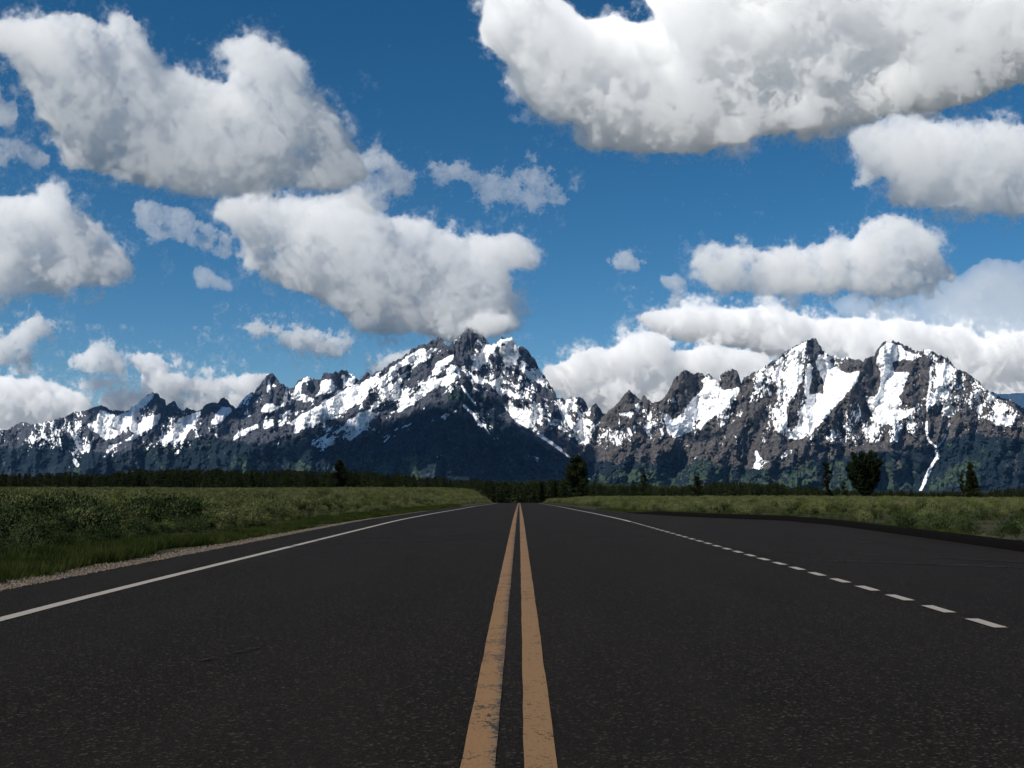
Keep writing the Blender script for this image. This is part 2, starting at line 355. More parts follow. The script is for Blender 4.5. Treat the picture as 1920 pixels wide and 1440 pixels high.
for i in near:
    x, y = P_[i]; side = 'left' if x < 0 else 'right'
    e = empty('sagebrush', (x, y, z_[i]), rg.uniform(0, 6.28)); e.scale = (sc_[i],) * 3
    col = 'yellow-green' if var_[i] == 5 else ('shade-darkened green' if var_[i] > 5 else 'grey-green')
    size = 'small' if sc_[i] < .85 else 'mid-sized' if sc_[i] < 1.1 else 'large' if sc_[i] < 1.3 else 'huge'
    off = (-4.4 - (x - road_x(y))) if x < 0 else (x - road_x(y) - edge_r(y)); edge = 'gravel shoulder' if x < 0 else 'dark kerb'
    where = 'at the ' + edge if off < 1.6 else 'just behind the ' + edge if off < 2.6 else 'a few steps behind the ' + edge if off < 4.5 else 'back from the ' + edge if off < 7.5 else 'far behind the ' + edge
    pxx = 960 + x / y * F_PX
    mark = ('cut by the left edge' if pxx < 25 else 'at the far left' if pxx < 60 else 'near the left end' if pxx < 100 else 'under the leftmost peaks' if pxx < 140 else 'below the rounded left nose' if pxx < 185 else 'below the low left peaks' if pxx < 230 else 'below the left snow bowl' if pxx < 275 else 'below the snowy left peak' if pxx < 380 else 'below the twin dark knobs' if pxx < 460 else 'below the dark left pinnacle' if pxx < 560 else 'beside the lone forest-edge pine') if x < 0 else \
        ('below the low dark tree line' if pxx < 1480 else 'below the big round tree' if pxx < 1690 else 'below the thin forked snow gully' if pxx < 1790 else 'at the far right')
    tag(e, '%s %s bush %s, %s' % (size, col, where, mark), 'bush', 'bushes in the brush on the %s side of the road' % ('left' if x < 0 else 'right'))
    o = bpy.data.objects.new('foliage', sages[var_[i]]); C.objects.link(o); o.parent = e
    o = bpy.data.objects.new('stems', stems[i % 3]); C.objects.link(o); o.parent = e
rest = ~isn
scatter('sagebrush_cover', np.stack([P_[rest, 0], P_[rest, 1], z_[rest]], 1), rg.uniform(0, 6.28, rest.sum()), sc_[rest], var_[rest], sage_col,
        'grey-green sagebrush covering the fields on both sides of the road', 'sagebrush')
# grass: verge on the left, tufts between the bushes
def grass_pts():
    out = []
    y = rg.uniform(1.6, 9.5, 30000) ** 2; y = y[y < 90]; rx = -4.62 - .25 * np.clip(1.2 - y / 30, 0, 1) - np.abs(rg.normal(0, .75, len(y))) - .25 * np.sin(y * .5) - .15 * np.sin(y * 1.7)
    ok = rg.uniform(size=len(y)) < sstep(-rx, 4.6, 5.3); out.append(np.stack([rx[ok] + road_x(y[ok]), y[ok]], 1))
    y = rg.uniform(1.6, 8, 9000) ** 2; rx = edge_r(y) + .35 + np.abs(rg.normal(0, .8, len(y))); out.append(np.stack([rx + road_x(y), y], 1))
    y = rg.uniform(2, 8, 22000) ** 2; x = rg.uniform(-1, 1, len(y)) * (y * .56 + 6); rx = x - road_x(y)
    ok = (rx < -5.6) | (rx > edge_r(y) + .5); out.append(np.stack([x[ok], y[ok]], 1))
    return np.concatenate(out)
G = grass_pts()
scatter('grass', np.stack([G[:, 0], G[:, 1], ground_z(G[:, 0], G[:, 1]) - .01], 1), rg.uniform(0, 6.28, len(G)), rg.uniform(.18, .55, len(G)) * (1 + .4 * clump[(G[:, 0] * 1.3).astype(int) % 256, (G[:, 1] * 1.3).astype(int) % 256]) * np.where(G[:, 1] > 30, 1.3, 1), rg.integers(0, 4, len(G)), grass_col,
        'dark green grass on the verges and between the sagebrush', 'grass')
# gravel shoulder on the left
stone_m = []
for nm, c in (('grey_gravel', (.060, .050, .038)), ('brown_gravel', (.04, .03, .022)), ('pale_gravel', (.13, .108, .082))): stone_m.append(solid_mat(nm, c, .9, .3, 30))
def stone(seed, mat):
    rg2 = np.random.default_rng(seed); V = np.array([(1, 0, 0), (-1, 0, 0), (0, 1, 0), (0, -1, 0), (0, 0, 1), (0, 0, -1), (.6, .6, .5), (-.6, .5, .55)], float)[:6]
    V = V * rg2.uniform(.6, 1.2, (6, 3)) + rg2.normal(0, .15, (6, 3)); V[:, 2] *= .6
    Q = np.array([(0, 2, 4), (2, 1, 4), (1, 3, 4), (3, 0, 4), (2, 0, 5), (1, 2, 5), (3, 1, 5), (0, 3, 5)])
    return mesh_data('gravel_stone', V, Q, [mat])
gcol = proto_collection('gravel_forms', [stone(i, stone_m[i % 3]) for i in range(6)])
y = rg.uniform(1.2, 7.2, 52000) ** 2; rx = -4.42 - np.abs(rg.normal(0, .20, len(y)) + .05 * np.sin(y * .9)) * np.clip(1.3 - y / 32, .15, 1)
gv = mesh_obj('gravel_bed', *(lambda YY, UU: (np.stack([road_x(YY) - 4.38 - UU * (.50 + .10 * np.sin(YY * 1.1)) * np.clip(1.3 - YY / 36, .12, 1), YY, ground_z(road_x(YY) - 4.4, YY) - .012 - .03 * UU], -1).reshape(-1, 3), grid_quads(*YY.shape)))(*np.meshgrid(np.arange(-20, 130, .5), np.linspace(0, 1, 5), indexing='ij')),
              (lambda t: t.done(t.bsdf(t.mix(t.ramp(t.noise(t.objco(), 60, 4, .7), .35, .65), (.010, .009, .006), (.05, .041, .031)), .95, .1, t.noise(t.objco(), 60, 4), .8, .02)))(NT('gravel_grit')), True)
tag(gv, kind='structure')
scatter('gravel', np.stack([rx + road_x(y), y, ground_z(rx, y) + .0], 1), rg.uniform(0, 6.28, len(y)), rg.uniform(.008, .026, len(y)) * np.where(y > 20, 1.4, 1), rg.integers(0, 6, len(y)), gcol,
        'loose brown and grey gravel along the left edge of the asphalt', 'gravel')
print('ground', round(time.time() - T0, 1))
# ------------------------------------------------------------------ conifers
needle_m = foliage_mat('dark_needles', (.008, .012, .005), (.024, .030, .012), .1, .25)
needle_g = foliage_mat('green_needles', (.016, .026, .008), (.042, .055, .018), .15, .1)
pale_m = foliage_mat('pale_green_leaves', (.04, .055, .02), (.10, .12, .05), .25, .4)
bark_m = solid_mat('bark', (.045, .035, .027), .95, .4, 3)
def tri_quads(T): return T
def conifer_mesh(seed, mat, n=150, slim=.16, leaf=.085):
    """unit-height spruce: whorls of drooping sprays round a spine"""
    rg2 = np.random.default_rng(seed); z = rg2.uniform(0, 1, n) ** 1.15 * .93 + .05; a = rg2.uniform(0, 6.283, n)
    r = slim * (1 - z) ** .8 * rg2.uniform(.35, 1.1, n) + .008
    P = np.stack([np.cos(a) * r * .3, np.sin(a) * r * .3, z], 1); D = np.stack([np.cos(a), np.sin(a), rg2.uniform(-.55, .25, n)], 1)
    D /= np.linalg.norm(D, axis=1)[:, None]; s = (r * .95 + .02)[:, None]
    S = np.cross(D, rg2.normal(size=(n, 3))); S /= np.linalg.norm(S, axis=1)[:, None]
    V = np.stack([P, P + D * s + S * leaf * .35, P + D * s * 1.15 - S * leaf * .3], 1).reshape(-1, 3)
    V = np.concatenate([V, [(-.008, 0, -.02), (.008, 0, -.02), (0, .004, 1.0), (0, -.008, -.02), (0, .008, -.02), (.004, 0, 1.0)]])
    return mesh_data('conifer_form', V, np.arange(len(V)).reshape(-1, 3), [mat])
con_dark = proto_collection('dark_conifer_forms', [conifer_mesh(i, needle_m, slim=.13 + .03 * (i % 4)) for i in range(7)])
con_green = proto_collection('green_conifer_forms', [conifer_mesh(30 + i, needle_g, 90, slim=.2) for i in range(4)])
TOP = [(-300, 889), (0, 889), (120, 888), (200, 888), (250, 884), (330, 882), (400, 880), (520, 881), (600, 882), (700, 885), (760, 889), (800, 894), (850, 899), (950, 903), (1000, 902), (1060, 901), (1100, 905), (1200, 909), (1300, 911), (1330, 905), (1420, 906), (1520, 909), (1540, 913), (1560, 919), (1760, 921), (1920, 918), (2200, 918)]
rg = np.random.default_rng(5)
n = 5200; px = rg.uniform(-260, 2180, n); dd = 345 + 300 * rg.uniform(0, 1, n) ** 1.3
dd = np.where(px > 1500, dd * .85, dd)
jag = np.convolve(rg.normal(0, 1, 340), np.ones(3) / 1.7, 'same')
top = interp_poly(TOP, px) + np.abs(rg.normal(0, 7.5, n)) - 2 + jag[((px + 260) / 8).astype(int)] * 2.0
x = (px - 960) / F_PX * dd; zb = ground_z(x, dd); zt = EYE - (top - HOR) / F_PX * dd; h = np.maximum(zt - zb, 2.0)
scatter('conifer_forest', np.stack([x, dd, zb], 1), rg.uniform(0, 6.28, n), np.stack([h * rg.uniform(.75, 1.25, n), h * rg.uniform(.75, 1.25, n), h], 1), rg.integers(0, 7, n), con_dark,
        'dense dark conifer forest along the far edge of the fields', 'forest')
# a lighter green forest on the low moraine behind it, right of the road's end
n = 4500; px = rg.uniform(800, 1620, n); dd = rg.uniform(1500, 2700, n)
tp = interp_poly([(800, 902), (900, 900), (1060, 898), (1150, 902), (1300, 908), (1500, 914), (1620, 920)], px)
tt = rg.uniform(0, 1, n); py = tp + 26 * (1 - (dd - 1500) / 1200.) + rg.normal(0, .8, n)
x = (px - 960) / F_PX * dd; h = rg.uniform(9, 16, n); zt = EYE - (py - HOR) / F_PX * dd
scatter('moraine_forest', np.stack([x, dd, zt - h], 1), rg.uniform(0, 6.28, n), np.stack([h, h, h], 1), rg.integers(0, 4, n), con_green,
        'lighter green forest on the low rise beyond the end of the road', 'forest')
mx = np.linspace(760, 1660, 60); md = np.linspace(1400, 2900, 14); MX, MD = np.meshgrid(mx, md, indexing='ij')
tp = interp_poly([(760, 918), (800, 904), (900, 902), (1060, 900), (1150, 904), (1300, 910), (1500, 916), (1660, 935)], MX)
mz = EYE - (tp + 26 * (1 - (MD - 1500) / 1200.) + 6 - HOR) / F_PX * MD; mz = np.where(MD > 2800, mz - 60, mz); mz = np.where(MD < 1450, mz - 30, mz)
t = NT('forest_floor'); ff = t.done(t.bsdf(t.mix(t.noise(t.pos(), .02, 6), (.012, .02, .008), (.03, .042, .014)), .95, .1))
tag(mesh_obj('moraine', np.stack([(MX - 960) / F_PX * MD, MD, mz], -1).reshape(-1, 3), grid_quads(60, 14), ff, True), kind='structure')

def tube_tree(segs, mat):
    """tapered limbs: list of (p0, p1, r0, r1)"""
    V, Q = [], []
    for p0, p1, r0, r1 in segs:
        p0, p1 = np.array(p0, float), np.array(p1, float); d = p1 - p0; d /= np.linalg.norm(d) + 1e-9
        s = np.cross(d, [.3, .9, .1]); s /= np.linalg.norm(s); u = np.cross(d, s); b = len(V)
        for p, r in ((p0, r0), (p1, r1)):
            for k in range(5): V.append(p + (s * math.cos(k * 1.2566) + u * math.sin(k * 1.2566)) * r)
        for k in range(5): Q.append((b + k, b + (k + 1) % 5, b + 5 + (k + 1) % 5, b + 5 + k))
    return np.array(V), np.array(Q)
def lone_tree(pxc, pytop, d, width_px, form, label, name='pine_tree', mat=None, lean=0.0, seed=0, dens=1.0):
    rg2 = np.random.default_rng(seed); x = (pxc - 960) / F_PX * d; zb = float(ground_z(x, d)); H = EYE - (pytop - HOR) / F_PX * d - zb
    W = width_px / F_PX * d / 2; e = empty(name, (x, d, zb), 0)
    tag(e, label, 'tree')
    segs, LP, LD = [], [], []
    def limb(p0, dr, ln, r0, tufts, droop=0.0, spread=.1):
        p = np.array(p0, float); dr = np.array(dr, float); dr /= np.linalg.norm(dr); st = 4
        for k in range(st):
            q = p + dr * ln / st; segs.append((p, q, r0 * (1 - k / st * .8), r0 * (1 - (k + 1) / st * .8)))
            m = int(tufts * (k + 1.2) / st); f = rg2.uniform(0, 1, (m, 1)); c = p + (q - p) * f + rg2.normal(0, ln * spread, (m, 3))
            LP.append(c); LD.append(dr[None] * .8 + rg2.normal(0, .6, (m, 3)) + [0, 0, .25]); p = q; dr = dr + np.array([0, 0, -droop]) + rg2.normal(0, .07, 3); dr /= np.linalg.norm(dr)
    lf = .045 * H
    if form == 'broad':                          # many ascending stems, oval crown
        for i in range(11):
            a = i * 2.4 + rg2.uniform(-.3, .3); til = .12 + .42 * (i / 11) ** .8
            dr = np.array([math.cos(a) * math.sin(til), math.sin(a) * math.sin(til), math.cos(til)]); ln = H * rg2.uniform(.8, .97) * (1 - .2 * (i / 11))
            limb((0, 0, 0), dr, ln, .03 * H, 60, -.05, .02)
            for j in range(16):
                f = rg2.uniform(.08, .95); a2 = rg2.uniform(0, 6.28); b = dr * ln * f
                wid = W * math.sin(math.pi * min(max(b[2] / H, .03), .97)) ** .5
                dl = max(wid - np.hypot(b[0], b[1]), .12 * W) * 1.0
                limb(b, (math.cos(a2) , math.sin(a2), rg2.uniform(.7, 1.6)), dl * 1.1, .008 * H, 90 * dens, 0, .09)
    else:
        segs.append(((0, 0, -.2), (lean * H * .5, 0, H * .5), .028 * H, .018 * H)); segs.append(((lean * H * .5, 0, H * .5), (lean * H, 0, H * .985), .018 * H, .004 * H))
        nb = {'pine': 58, 'open': 26, 'snag': 30, 'spruce': 80}[form]
        for i in range(nb):
            f = ((i + rg2.uniform(0, 1)) / nb) * .93 + .05
            if form == 'spruce': wid = W * (1 - f) ** .75 * 1.05 + .06 * W
            elif form == 'pine': wid = W * (.55 + .6 * math.sin(math.pi * min(1, f * 1.05)) ** .7) * rg2.uniform(.55, 1.1) * (1 if f < .75 else (1.02 - f) / .27 * .9 + .1)
            elif form == 'open': wid = W * (1.15 - .8 * f) * rg2.uniform(.4, 1.1)
            else: wid = W * (.45 + .3 * (1 - f)) * rg2.uniform(.3, 1.3)
            a = rg2.uniform(0, 6.28); b = np.array([lean * H * f, 0, H * f])
            up = {'pine': rg2.uniform(.15, .8), 'open': rg2.uniform(.1, .7), 'snag': rg2.uniform(-.2, .4), 'spruce': rg2.uniform(-.35, .1)}[form]
            limb(b, (math.cos(a), math.sin(a), up), wid, .010 * H, {'pine': 110, 'open': 50, 'snag': 70, 'spruce': 100}[form] * dens, .0 if form != 'spruce' else .06, .12)
        m = int(120 * dens); LP.append(np.array([lean * H, 0, H * .97]) + rg2.normal(0, 1, (m, 3)) * [.035 * H, .035 * H, .03 * H]); LD.append(rg2.normal(0, .5, (m, 3)) + [0, 0, 1])
    V, Q = tube_tree(segs, bark_m); mesh_obj('trunk', V, Q, bark_m, True, parent=e)
    V, T = leaf_tris(np.concatenate(LP), np.concatenate(LD), lf, rg2, .3)
    mesh_obj('crown', V, T, mat or needle_m, parent=e)
    print('tree', len(T)); return e
lone_tree(1082, 857, 300, 40, 'pine', 'tall dark bushy pine standing alone just right of the end of the road', seed=1, dens=1.5)
lone_tree(1618, 842, 230, 68, 'broad', 'big round dark tree with upswept branches standing alone on the right', 'broad_tree', seed=2, dens=.55)
lone_tree(637, 865, 330, 25, 'pine', 'dark pine rising above the forest edge left of the road', seed=3, dens=1.2)
lone_tree(1206, 888, 300, 26, 'open', 'small open-branched young pine between the two dark lone trees', seed=4, dens=.9, mat=needle_g)
lone_tree(1306, 894, 310, 28, 'open', 'low thin-crowned pine at the left end of the dark tree line on the right', seed=5, dens=1.2)
lone_tree(1550, 868, 240, 26, 'snag', 'narrow ragged conifer with bare tips just left of the big round tree', seed=6, dens=.5)
lone_tree(1578, 903, 240, 22, 'open', 'small scraggly pine at the foot of the big round tree', seed=7, dens=1.0, mat=needle_g)
lone_tree(1817, 870, 240, 27, 'spruce', 'tapering dark conifer standing alone near the right end of the tree line', seed=8, dens=.9)
lone_tree(1800, 890, 245, 16, 'open', 'stunted open conifer beside the tapering dark conifer', seed=9, dens=.9)
lone_tree(1040, 903, 320, 10, 'spruce', 'slim dark spruce on the left of the pair beside the road end', 'spruce_tree', seed=10, dens=.5)
lone_tree(1015, 905, 325, 11, 'spruce', 'slim dark spruce nearest the vanishing end of the road', 'spruce_tree', seed=11, dens=.5)
for i, (p_, t_, w_, l_) in enumerate([(697, 912, 14, 'pale green shrub at the forest foot, the leftmost of three'), (722, 914, 10, 'pale green shrub at the forest foot, the middle one of three'), (758, 911, 13, 'pale green shrub at the forest foot, the rightmost of three')]):
    lone_tree(p_, t_, 320, w_, 'open', l_, 'shrub', seed=20 + i, dens=.8, mat=pale_m)
for o in bpy.data.objects:
    if o.name.startswith('shrub'): o['category'] = 'shrub'
print('forest', round(time.time() - T0, 1))

# ------------------------------------------------------------------ mountains
MS = 1.25                                        # sampling of the traced panorama
mu = np.arange(-130, 2060, MS); mv = np.arange(590, 960, MS)
MU, MV = np.meshgrid(mu, mv, indexing='ij')
snow = np.full(MU.shape, -1.2, np.float32)       # how snowy: above 0 white
def paint(poly, v, A=None):
    A = snow if A is None else A; A[raster(poly, MU, MV)] = v
def stroke(pts, wd, v):
    for (a, b) in zip(pts[:-1], pts[1:]):
        a, b = np.array(a, float), np.array(b, float); ab = b - a; L2 = ab @ ab + 1e-9
        tt = np.clip(((MU - a[0]) * ab[0] + (MV - a[1]) * ab[1]) / L2, 0, 1)
        d = np.hypot(MU - a[0] - ab[0] * tt, MV - a[1] - ab[1] * tt); snow[d < wd / 2] = v
# broad zones
paint([(-130, 750), (0, 790), (190, 740), (300, 720), (500, 690), (690, 690), (700, 800), (600, 830), (500, 812), (400, 826), (300, 838), (230, 858), (160, 862), (100, 850), (0, 852), (-130, 860)], -.38)
paint([(-130, 835), (60, 832), (110, 812), (130, 815), (170, 850), (220, 880), (0, 880), (-130, 890)], -.72)
paint([(690, 712), (740, 678), (800, 650), (850, 660), (865, 700), (850, 735), (815, 762), (780, 775), (740, 795), (710, 798), (695, 770), (690, 745)], -.12)
paint([(600, 800), (700, 770), (760, 790), (700, 812), (650, 845), (560, 850)], -.55)
paint([(475, 812), (560, 800), (600, 815), (560, 850), (420, 870), (380, 860)], -.75)
paint([(865, 690), (895, 660), (930, 638), (965, 630), (985, 660), (1000, 690), (990, 715), (965, 730), (940, 745), (915, 720), (885, 722)], .38)
paint([(960, 690), (1000, 680), (1045, 745), (1045, 800), (1020, 820), (985, 805), (955, 760), (940, 735)], -.12)
paint([(1040, 740), (1140, 770), (1110, 840), (1060, 830), (1040, 790)], .15)
paint([(1139, 765), (1180, 725), (1250, 740), (1290, 690), (1400, 690), (1440, 680), (1440, 740), (1380, 790), (1300, 825), (1180, 830), (1120, 850), (1110, 820)], -.6)
paint([(1400, 700), (1525, 630), (1660, 640), (1760, 655), (1880, 745), (1930, 790), (1930, 800), (1800, 790), (1700, 830), (1600, 840), (1480, 820), (1420, 800)], -.5)
paint([(1440, 688), (1490, 653), (1515, 638), (1522, 660), (1505, 690), (1500, 735), (1470, 775), (1440, 740)], .22)
paint([(1740, 655), (1790, 692), (1840, 722), (1890, 755), (1930, 790), (1930, 812), (1860, 796), (1800, 770), (1770, 790), (1745, 760)], .02)
paint([(1855, 725), (1930, 725), (1930, 775), (1895, 752), (1870, 742)], 2.)
# rock walls
for p in ([(285, 742), (295, 737), (313, 752), (312, 780), (290, 782), (262, 800), (258, 770), (275, 750)], [(160, 770), (190, 760), (235, 774), (220, 776), (200, 772), (180, 790), (162, 792)],
          [(480, 735), (511, 698), (535, 722), (533, 760), (520, 765), (500, 762), (485, 775), (462, 765)], [(545, 735), (560, 715), (580, 708), (600, 715), (598, 740), (590, 748), (560, 742)],
          [(625, 705), (632, 700), (645, 725), (640, 735), (628, 722)], [(375, 765), (400, 752), (412, 765), (402, 785), (385, 780)], [(410, 752), (420, 745), (432, 758), (418, 765)],
          [(690, 745), (698, 720), (720, 703), (745, 703), (728, 722), (712, 730), (700, 748)], [(798, 692), (800, 655), (822, 630), (842, 640), (862, 668), (848, 672), (825, 672), (810, 690)],
          [(765, 735), (782, 722), (795, 733), (776, 748)], [(740, 700), (760, 685), (770, 690), (752, 705)], [(850, 665), (850, 630), (878, 608), (912, 635), (905, 652), (880, 672), (865, 675)],
          [(975, 652), (985, 650), (988, 660), (968, 668)], [(1070, 750), (1092, 744), (1104, 768), (1098, 785), (1085, 770)], [(1106, 768), (1117, 755), (1132, 778), (1118, 800), (1106, 785)],
          [(1238, 770), (1262, 712), (1287, 692), (1296, 705), (1295, 740), (1280, 772), (1262, 782), (1245, 772)], [(1297, 702), (1312, 698), (1316, 720), (1312, 738), (1298, 740)],
          [(1348, 722), (1350, 700), (1372, 690), (1386, 700), (1390, 722), (1370, 730)], [(1508, 690), (1512, 645), (1530, 634), (1545, 660), (1532, 680), (1520, 720), (1512, 760), (1495, 772), (1492, 802), (1476, 802), (1484, 750), (1500, 720)],
          [(1515, 720), (1535, 695), (1543, 712), (1543, 738), (1518, 738)], [(1547, 690), (1560, 672), (1610, 678), (1618, 692), (1600, 703), (1565, 690)],
          [(1622, 680), (1640, 665), (1648, 700), (1650, 745), (1625, 745), (1605, 760), (1560, 800), (1545, 830), (1500, 840), (1540, 790), (1600, 730)],
          [(1672, 678), (1712, 676), (1745, 662), (1748, 700), (1738, 735), (1712, 768), (1690, 765), (1690, 740), (1706, 722), (1705, 700), (1676, 698)]): paint(p, -1.15)
# snowfields
for p in ([(170, 806), (165, 796), (178, 790), (205, 784), (235, 776), (258, 770), (260, 776), (248, 786), (240, 800), (228, 808), (212, 822), (196, 826), (182, 815)],
          [(250, 765), (262, 755), (285, 737), (290, 742), (276, 758), (262, 766)], [(182, 787), (186, 770), (200, 774), (212, 780), (205, 786)],
          [(200, 852), (212, 840), (235, 828), (252, 824), (262, 812), (276, 803), (270, 800), (258, 806), (246, 820), (225, 830), (203, 838)],
          [(262, 800), (270, 786), (288, 780), (302, 776), (298, 790), (284, 803)], [(243, 770), (262, 768), (258, 776), (252, 792), (262, 805), (252, 812), (243, 805)],
          [(330, 800), (335, 788), (360, 778), (378, 770), (372, 785), (360, 800), (352, 815), (340, 828), (325, 828), (300, 830), (298, 820), (325, 815)],
          [(396, 792), (405, 775), (418, 762), (430, 765), (436, 770), (426, 782), (410, 795), (398, 797)], [(437, 822), (446, 812), (468, 802), (482, 796), (485, 803), (462, 812), (448, 822), (437, 828)],
          [(490, 768), (500, 758), (512, 757), (518, 765), (505, 775), (490, 772)], [(494, 790), (515, 786), (512, 800), (494, 806)], [(520, 780), (535, 768), (545, 775), (530, 785), (518, 785)],
          [(547, 740), (555, 722), (575, 706), (583, 712), (566, 720), (562, 738), (585, 745), (588, 750), (570, 755), (552, 750)], [(535, 725), (540, 725), (538, 755), (532, 765), (531, 745)],
          [(590, 745), (600, 735), (602, 715), (620, 712), (628, 732), (615, 742)], [(640, 705), (652, 700), (668, 712), (660, 725), (648, 722)],
          [(548, 820), (556, 790), (572, 775), (600, 762), (625, 745), (660, 725), (690, 712), (708, 708), (695, 718), (690, 735), (688, 748), (675, 758), (660, 765), (630, 775), (610, 790), (592, 800), (570, 808)],
          [(636, 808), (650, 790), (668, 778), (695, 772), (700, 780), (690, 790), (690, 800), (706, 803), (700, 810), (680, 808), (672, 818), (655, 828), (648, 822), (660, 810), (640, 810)],
          [(742, 735), (752, 715), (772, 700), (785, 688), (770, 690), (750, 706), (736, 728)], [(790, 720), (820, 710), (855, 702), (865, 708), (840, 722), (815, 728), (800, 742), (775, 758), (750, 772), (745, 768), (775, 745), (790, 730)],
          [(810, 700), (820, 678), (852, 664), (850, 675), (832, 690), (822, 704)], [(730, 700), (760, 672), (785, 655), (800, 655), (780, 672), (755, 688)],
          [(945, 760), (955, 755), (985, 775), (1000, 800), (990, 805), (970, 795), (955, 780)], [(882, 690), (905, 660), (925, 645), (930, 652), (915, 672), (900, 690), (890, 700)],
          [(935, 655), (965, 636), (975, 665), (960, 685), (945, 675)], [(1046, 750), (1060, 768), (1075, 788), (1092, 805), (1106, 830), (1100, 836), (1085, 820), (1066, 798), (1050, 775)],
          [(1060, 750), (1085, 745), (1080, 753), (1062, 756)], [(1243, 775), (1262, 788), (1282, 775), (1290, 760), (1298, 748), (1310, 738), (1320, 728), (1318, 712), (1328, 703), (1342, 718), (1352, 732), (1370, 731), (1388, 727), (1380, 745), (1362, 760), (1345, 775), (1330, 790), (1312, 808), (1305, 800), (1320, 785), (1300, 790), (1298, 805), (1285, 815), (1265, 820), (1252, 810), (1250, 795)],
          [(1100, 900), (1115, 888), (1122, 884), (1120, 892), (1105, 903)], [(1278, 840), (1298, 832), (1292, 838)], [(1296, 862), (1312, 854), (1308, 861)], [(1160, 775), (1190, 772), (1185, 782), (1162, 780)], [(1190, 770), (1200, 752), (1198, 775)],
          [(1535, 665), (1548, 668), (1562, 690), (1590, 702), (1612, 697), (1608, 715), (1585, 740), (1578, 752), (1560, 770), (1545, 790), (1530, 800), (1515, 815), (1500, 825), (1480, 823), (1478, 815), (1495, 800), (1508, 775), (1515, 745), (1530, 740), (1545, 742), (1545, 720), (1538, 700), (1530, 680)],
          [(1509, 740), (1511, 700), (1516, 680), (1524, 690), (1520, 715), (1515, 745)], [(1408, 880), (1416, 866), (1414, 845), (1420, 842), (1426, 858), (1445, 865), (1448, 872), (1425, 882)], [(1455, 862), (1475, 845), (1490, 842), (1485, 855), (1465, 862)],
          [(1650, 655), (1665, 643), (1690, 650), (1700, 660), (1722, 668), (1715, 675), (1690, 676), (1672, 680), (1676, 700), (1700, 697), (1705, 700), (1695, 725), (1685, 745), (1692, 758), (1680, 765), (1700, 774), (1722, 760), (1700, 782), (1680, 790), (1660, 795), (1645, 795), (1635, 775), (1622, 755), (1622, 742), (1645, 745), (1650, 725), (1652, 700), (1642, 680)],
          [(1742, 752), (1755, 715), (1766, 692), (1788, 690), (1770, 715), (1757, 740), (1745, 765), (1735, 775)], [(1578, 800), (1592, 802), (1596, 810), (1582, 806)], [(1645, 845), (1660, 826), (1652, 842), (1640, 850)],
          [(1495, 650), (1512, 640), (1508, 650), (1490, 662)]): paint(p, 1.7)
snow = gblur(snow, 1.6 / MS).astype(np.float32)
nA = fnoise(MU.shape, 3.0, 31, .015, (1.0, 1.7)); nB = fnoise(MU.shape, 2.8, 32, .018, (1.7, .8), rot=math.radians(-33)); nC = fnoise(MU.shape, 1.2, 33, .08, (1, 1.8))
nB2 = fnoise(MU.shape, 2.8, 34, .018, (1.6, .8), rot=math.radians(38))
nCL = fnoise(MU.shape, 1.3, 36, .07, (2.6, .9), rot=math.radians(-33)); nCR = fnoise(MU.shape, 1.3, 37, .07, (2.2, .9), rot=math.radians(35))
wB = sstep(960 - MU, 0, 120) * sstep(MU, 380, 560)
wR = sstep(MU, 865, 900) * sstep(1130 - MU, 0, 40)
nz = nA * (1 - wB) + nB * wB; nz = nz * (1 - wR) + nB2 * wR; nC = (nC * (1 - wB) + nCL * wB) * (1 - wR) + nCR * wR
snow = snow + (.55 + .3 * wB + .15 * wR) * nz + np.where(snow < .2, .48, .42) * nC - .42 * wB - .08
def fade_line(pts, lo_, hi_): return sstep(MV - interp_poly(pts, MU), lo_, hi_)
forest_line = [(-130, 845), (0, 838), (60, 830), (110, 815), (150, 828), (200, 852), (260, 838), (330, 828), (400, 818), (440, 828), (480, 830), (542, 822), (592, 800), (650, 830), (705, 810), (742, 790), (780, 772), (817, 758), (845, 735), (870, 728), (900, 745), (940, 775), (980, 810), (1020, 840), (1060, 850), (1100, 862), (1200, 868), (1330, 866), (1400, 880), (1500, 870), (1600, 850), (1680, 846), (1760, 835), (1800, 815), (1930, 822), (2060, 830)]
forest = fade_line(forest_line, -10, 10) + .22 * nz + .15 * nC
pr = [(-130, 860), (0, 855), (110, 850), (200, 866), (480, 850), (650, 838), (850, 790), (960, 830), (1100, 868), (1300, 850), (1400, 850), (1930, 830), (2060, 830)]
snow -= 1.6 * fade_line(pr, -18, 22) * (snow < 1.3)
for pts, wd in (([(1738, 792), (1738, 812), (1741, 826), (1749, 834), (1757, 840)], 4), ([(1780, 796), (1775, 806)], 3), ([(1773, 816), (1768, 827), (1757, 840)], 4), ([(1757, 847), (1759, 858)], 8), ([(1758, 857), (1750, 868), (1744, 880)], 6),
                ([(1744, 880), (1738, 893), (1732, 908)], 7), ([(1732, 908), (1724, 925)], 5), ([(866, 725), (880, 745), (892, 760)], 4), ([(870, 762), (888, 778), (903, 800)], 5), ([(858, 720), (850, 750)], 0), ([(905, 795), (918, 815)], 2.5),
                ([(1012, 817), (1035, 832), (1052, 845)], 6), ([(1052, 846), (1070, 860)], 4), ([(135, 812), (146, 838), (155, 850)], 4), ([(165, 848), (168, 838)], 4), ([(140, 865), (145, 873)], 8), ([(110, 815), (116, 845)], 2), ([(1473, 700), (1470, 740), (1474, 790)], 4),
                ([(1746, 690), (1744, 720), (1738, 760)], 4), ([(1178, 805), (1184, 816)], 5), ([(1190, 800), (1190, 812)], 3), ([(1240, 806), (1243, 816), (1239, 824)], 4), ([(720, 830), (730, 820)], 2), ([(502, 735), (504, 715), (507, 738)], 4)):
    if wd: stroke(pts, wd * .95, 1.7)
green = np.full(MU.shape, -.6, np.float32)
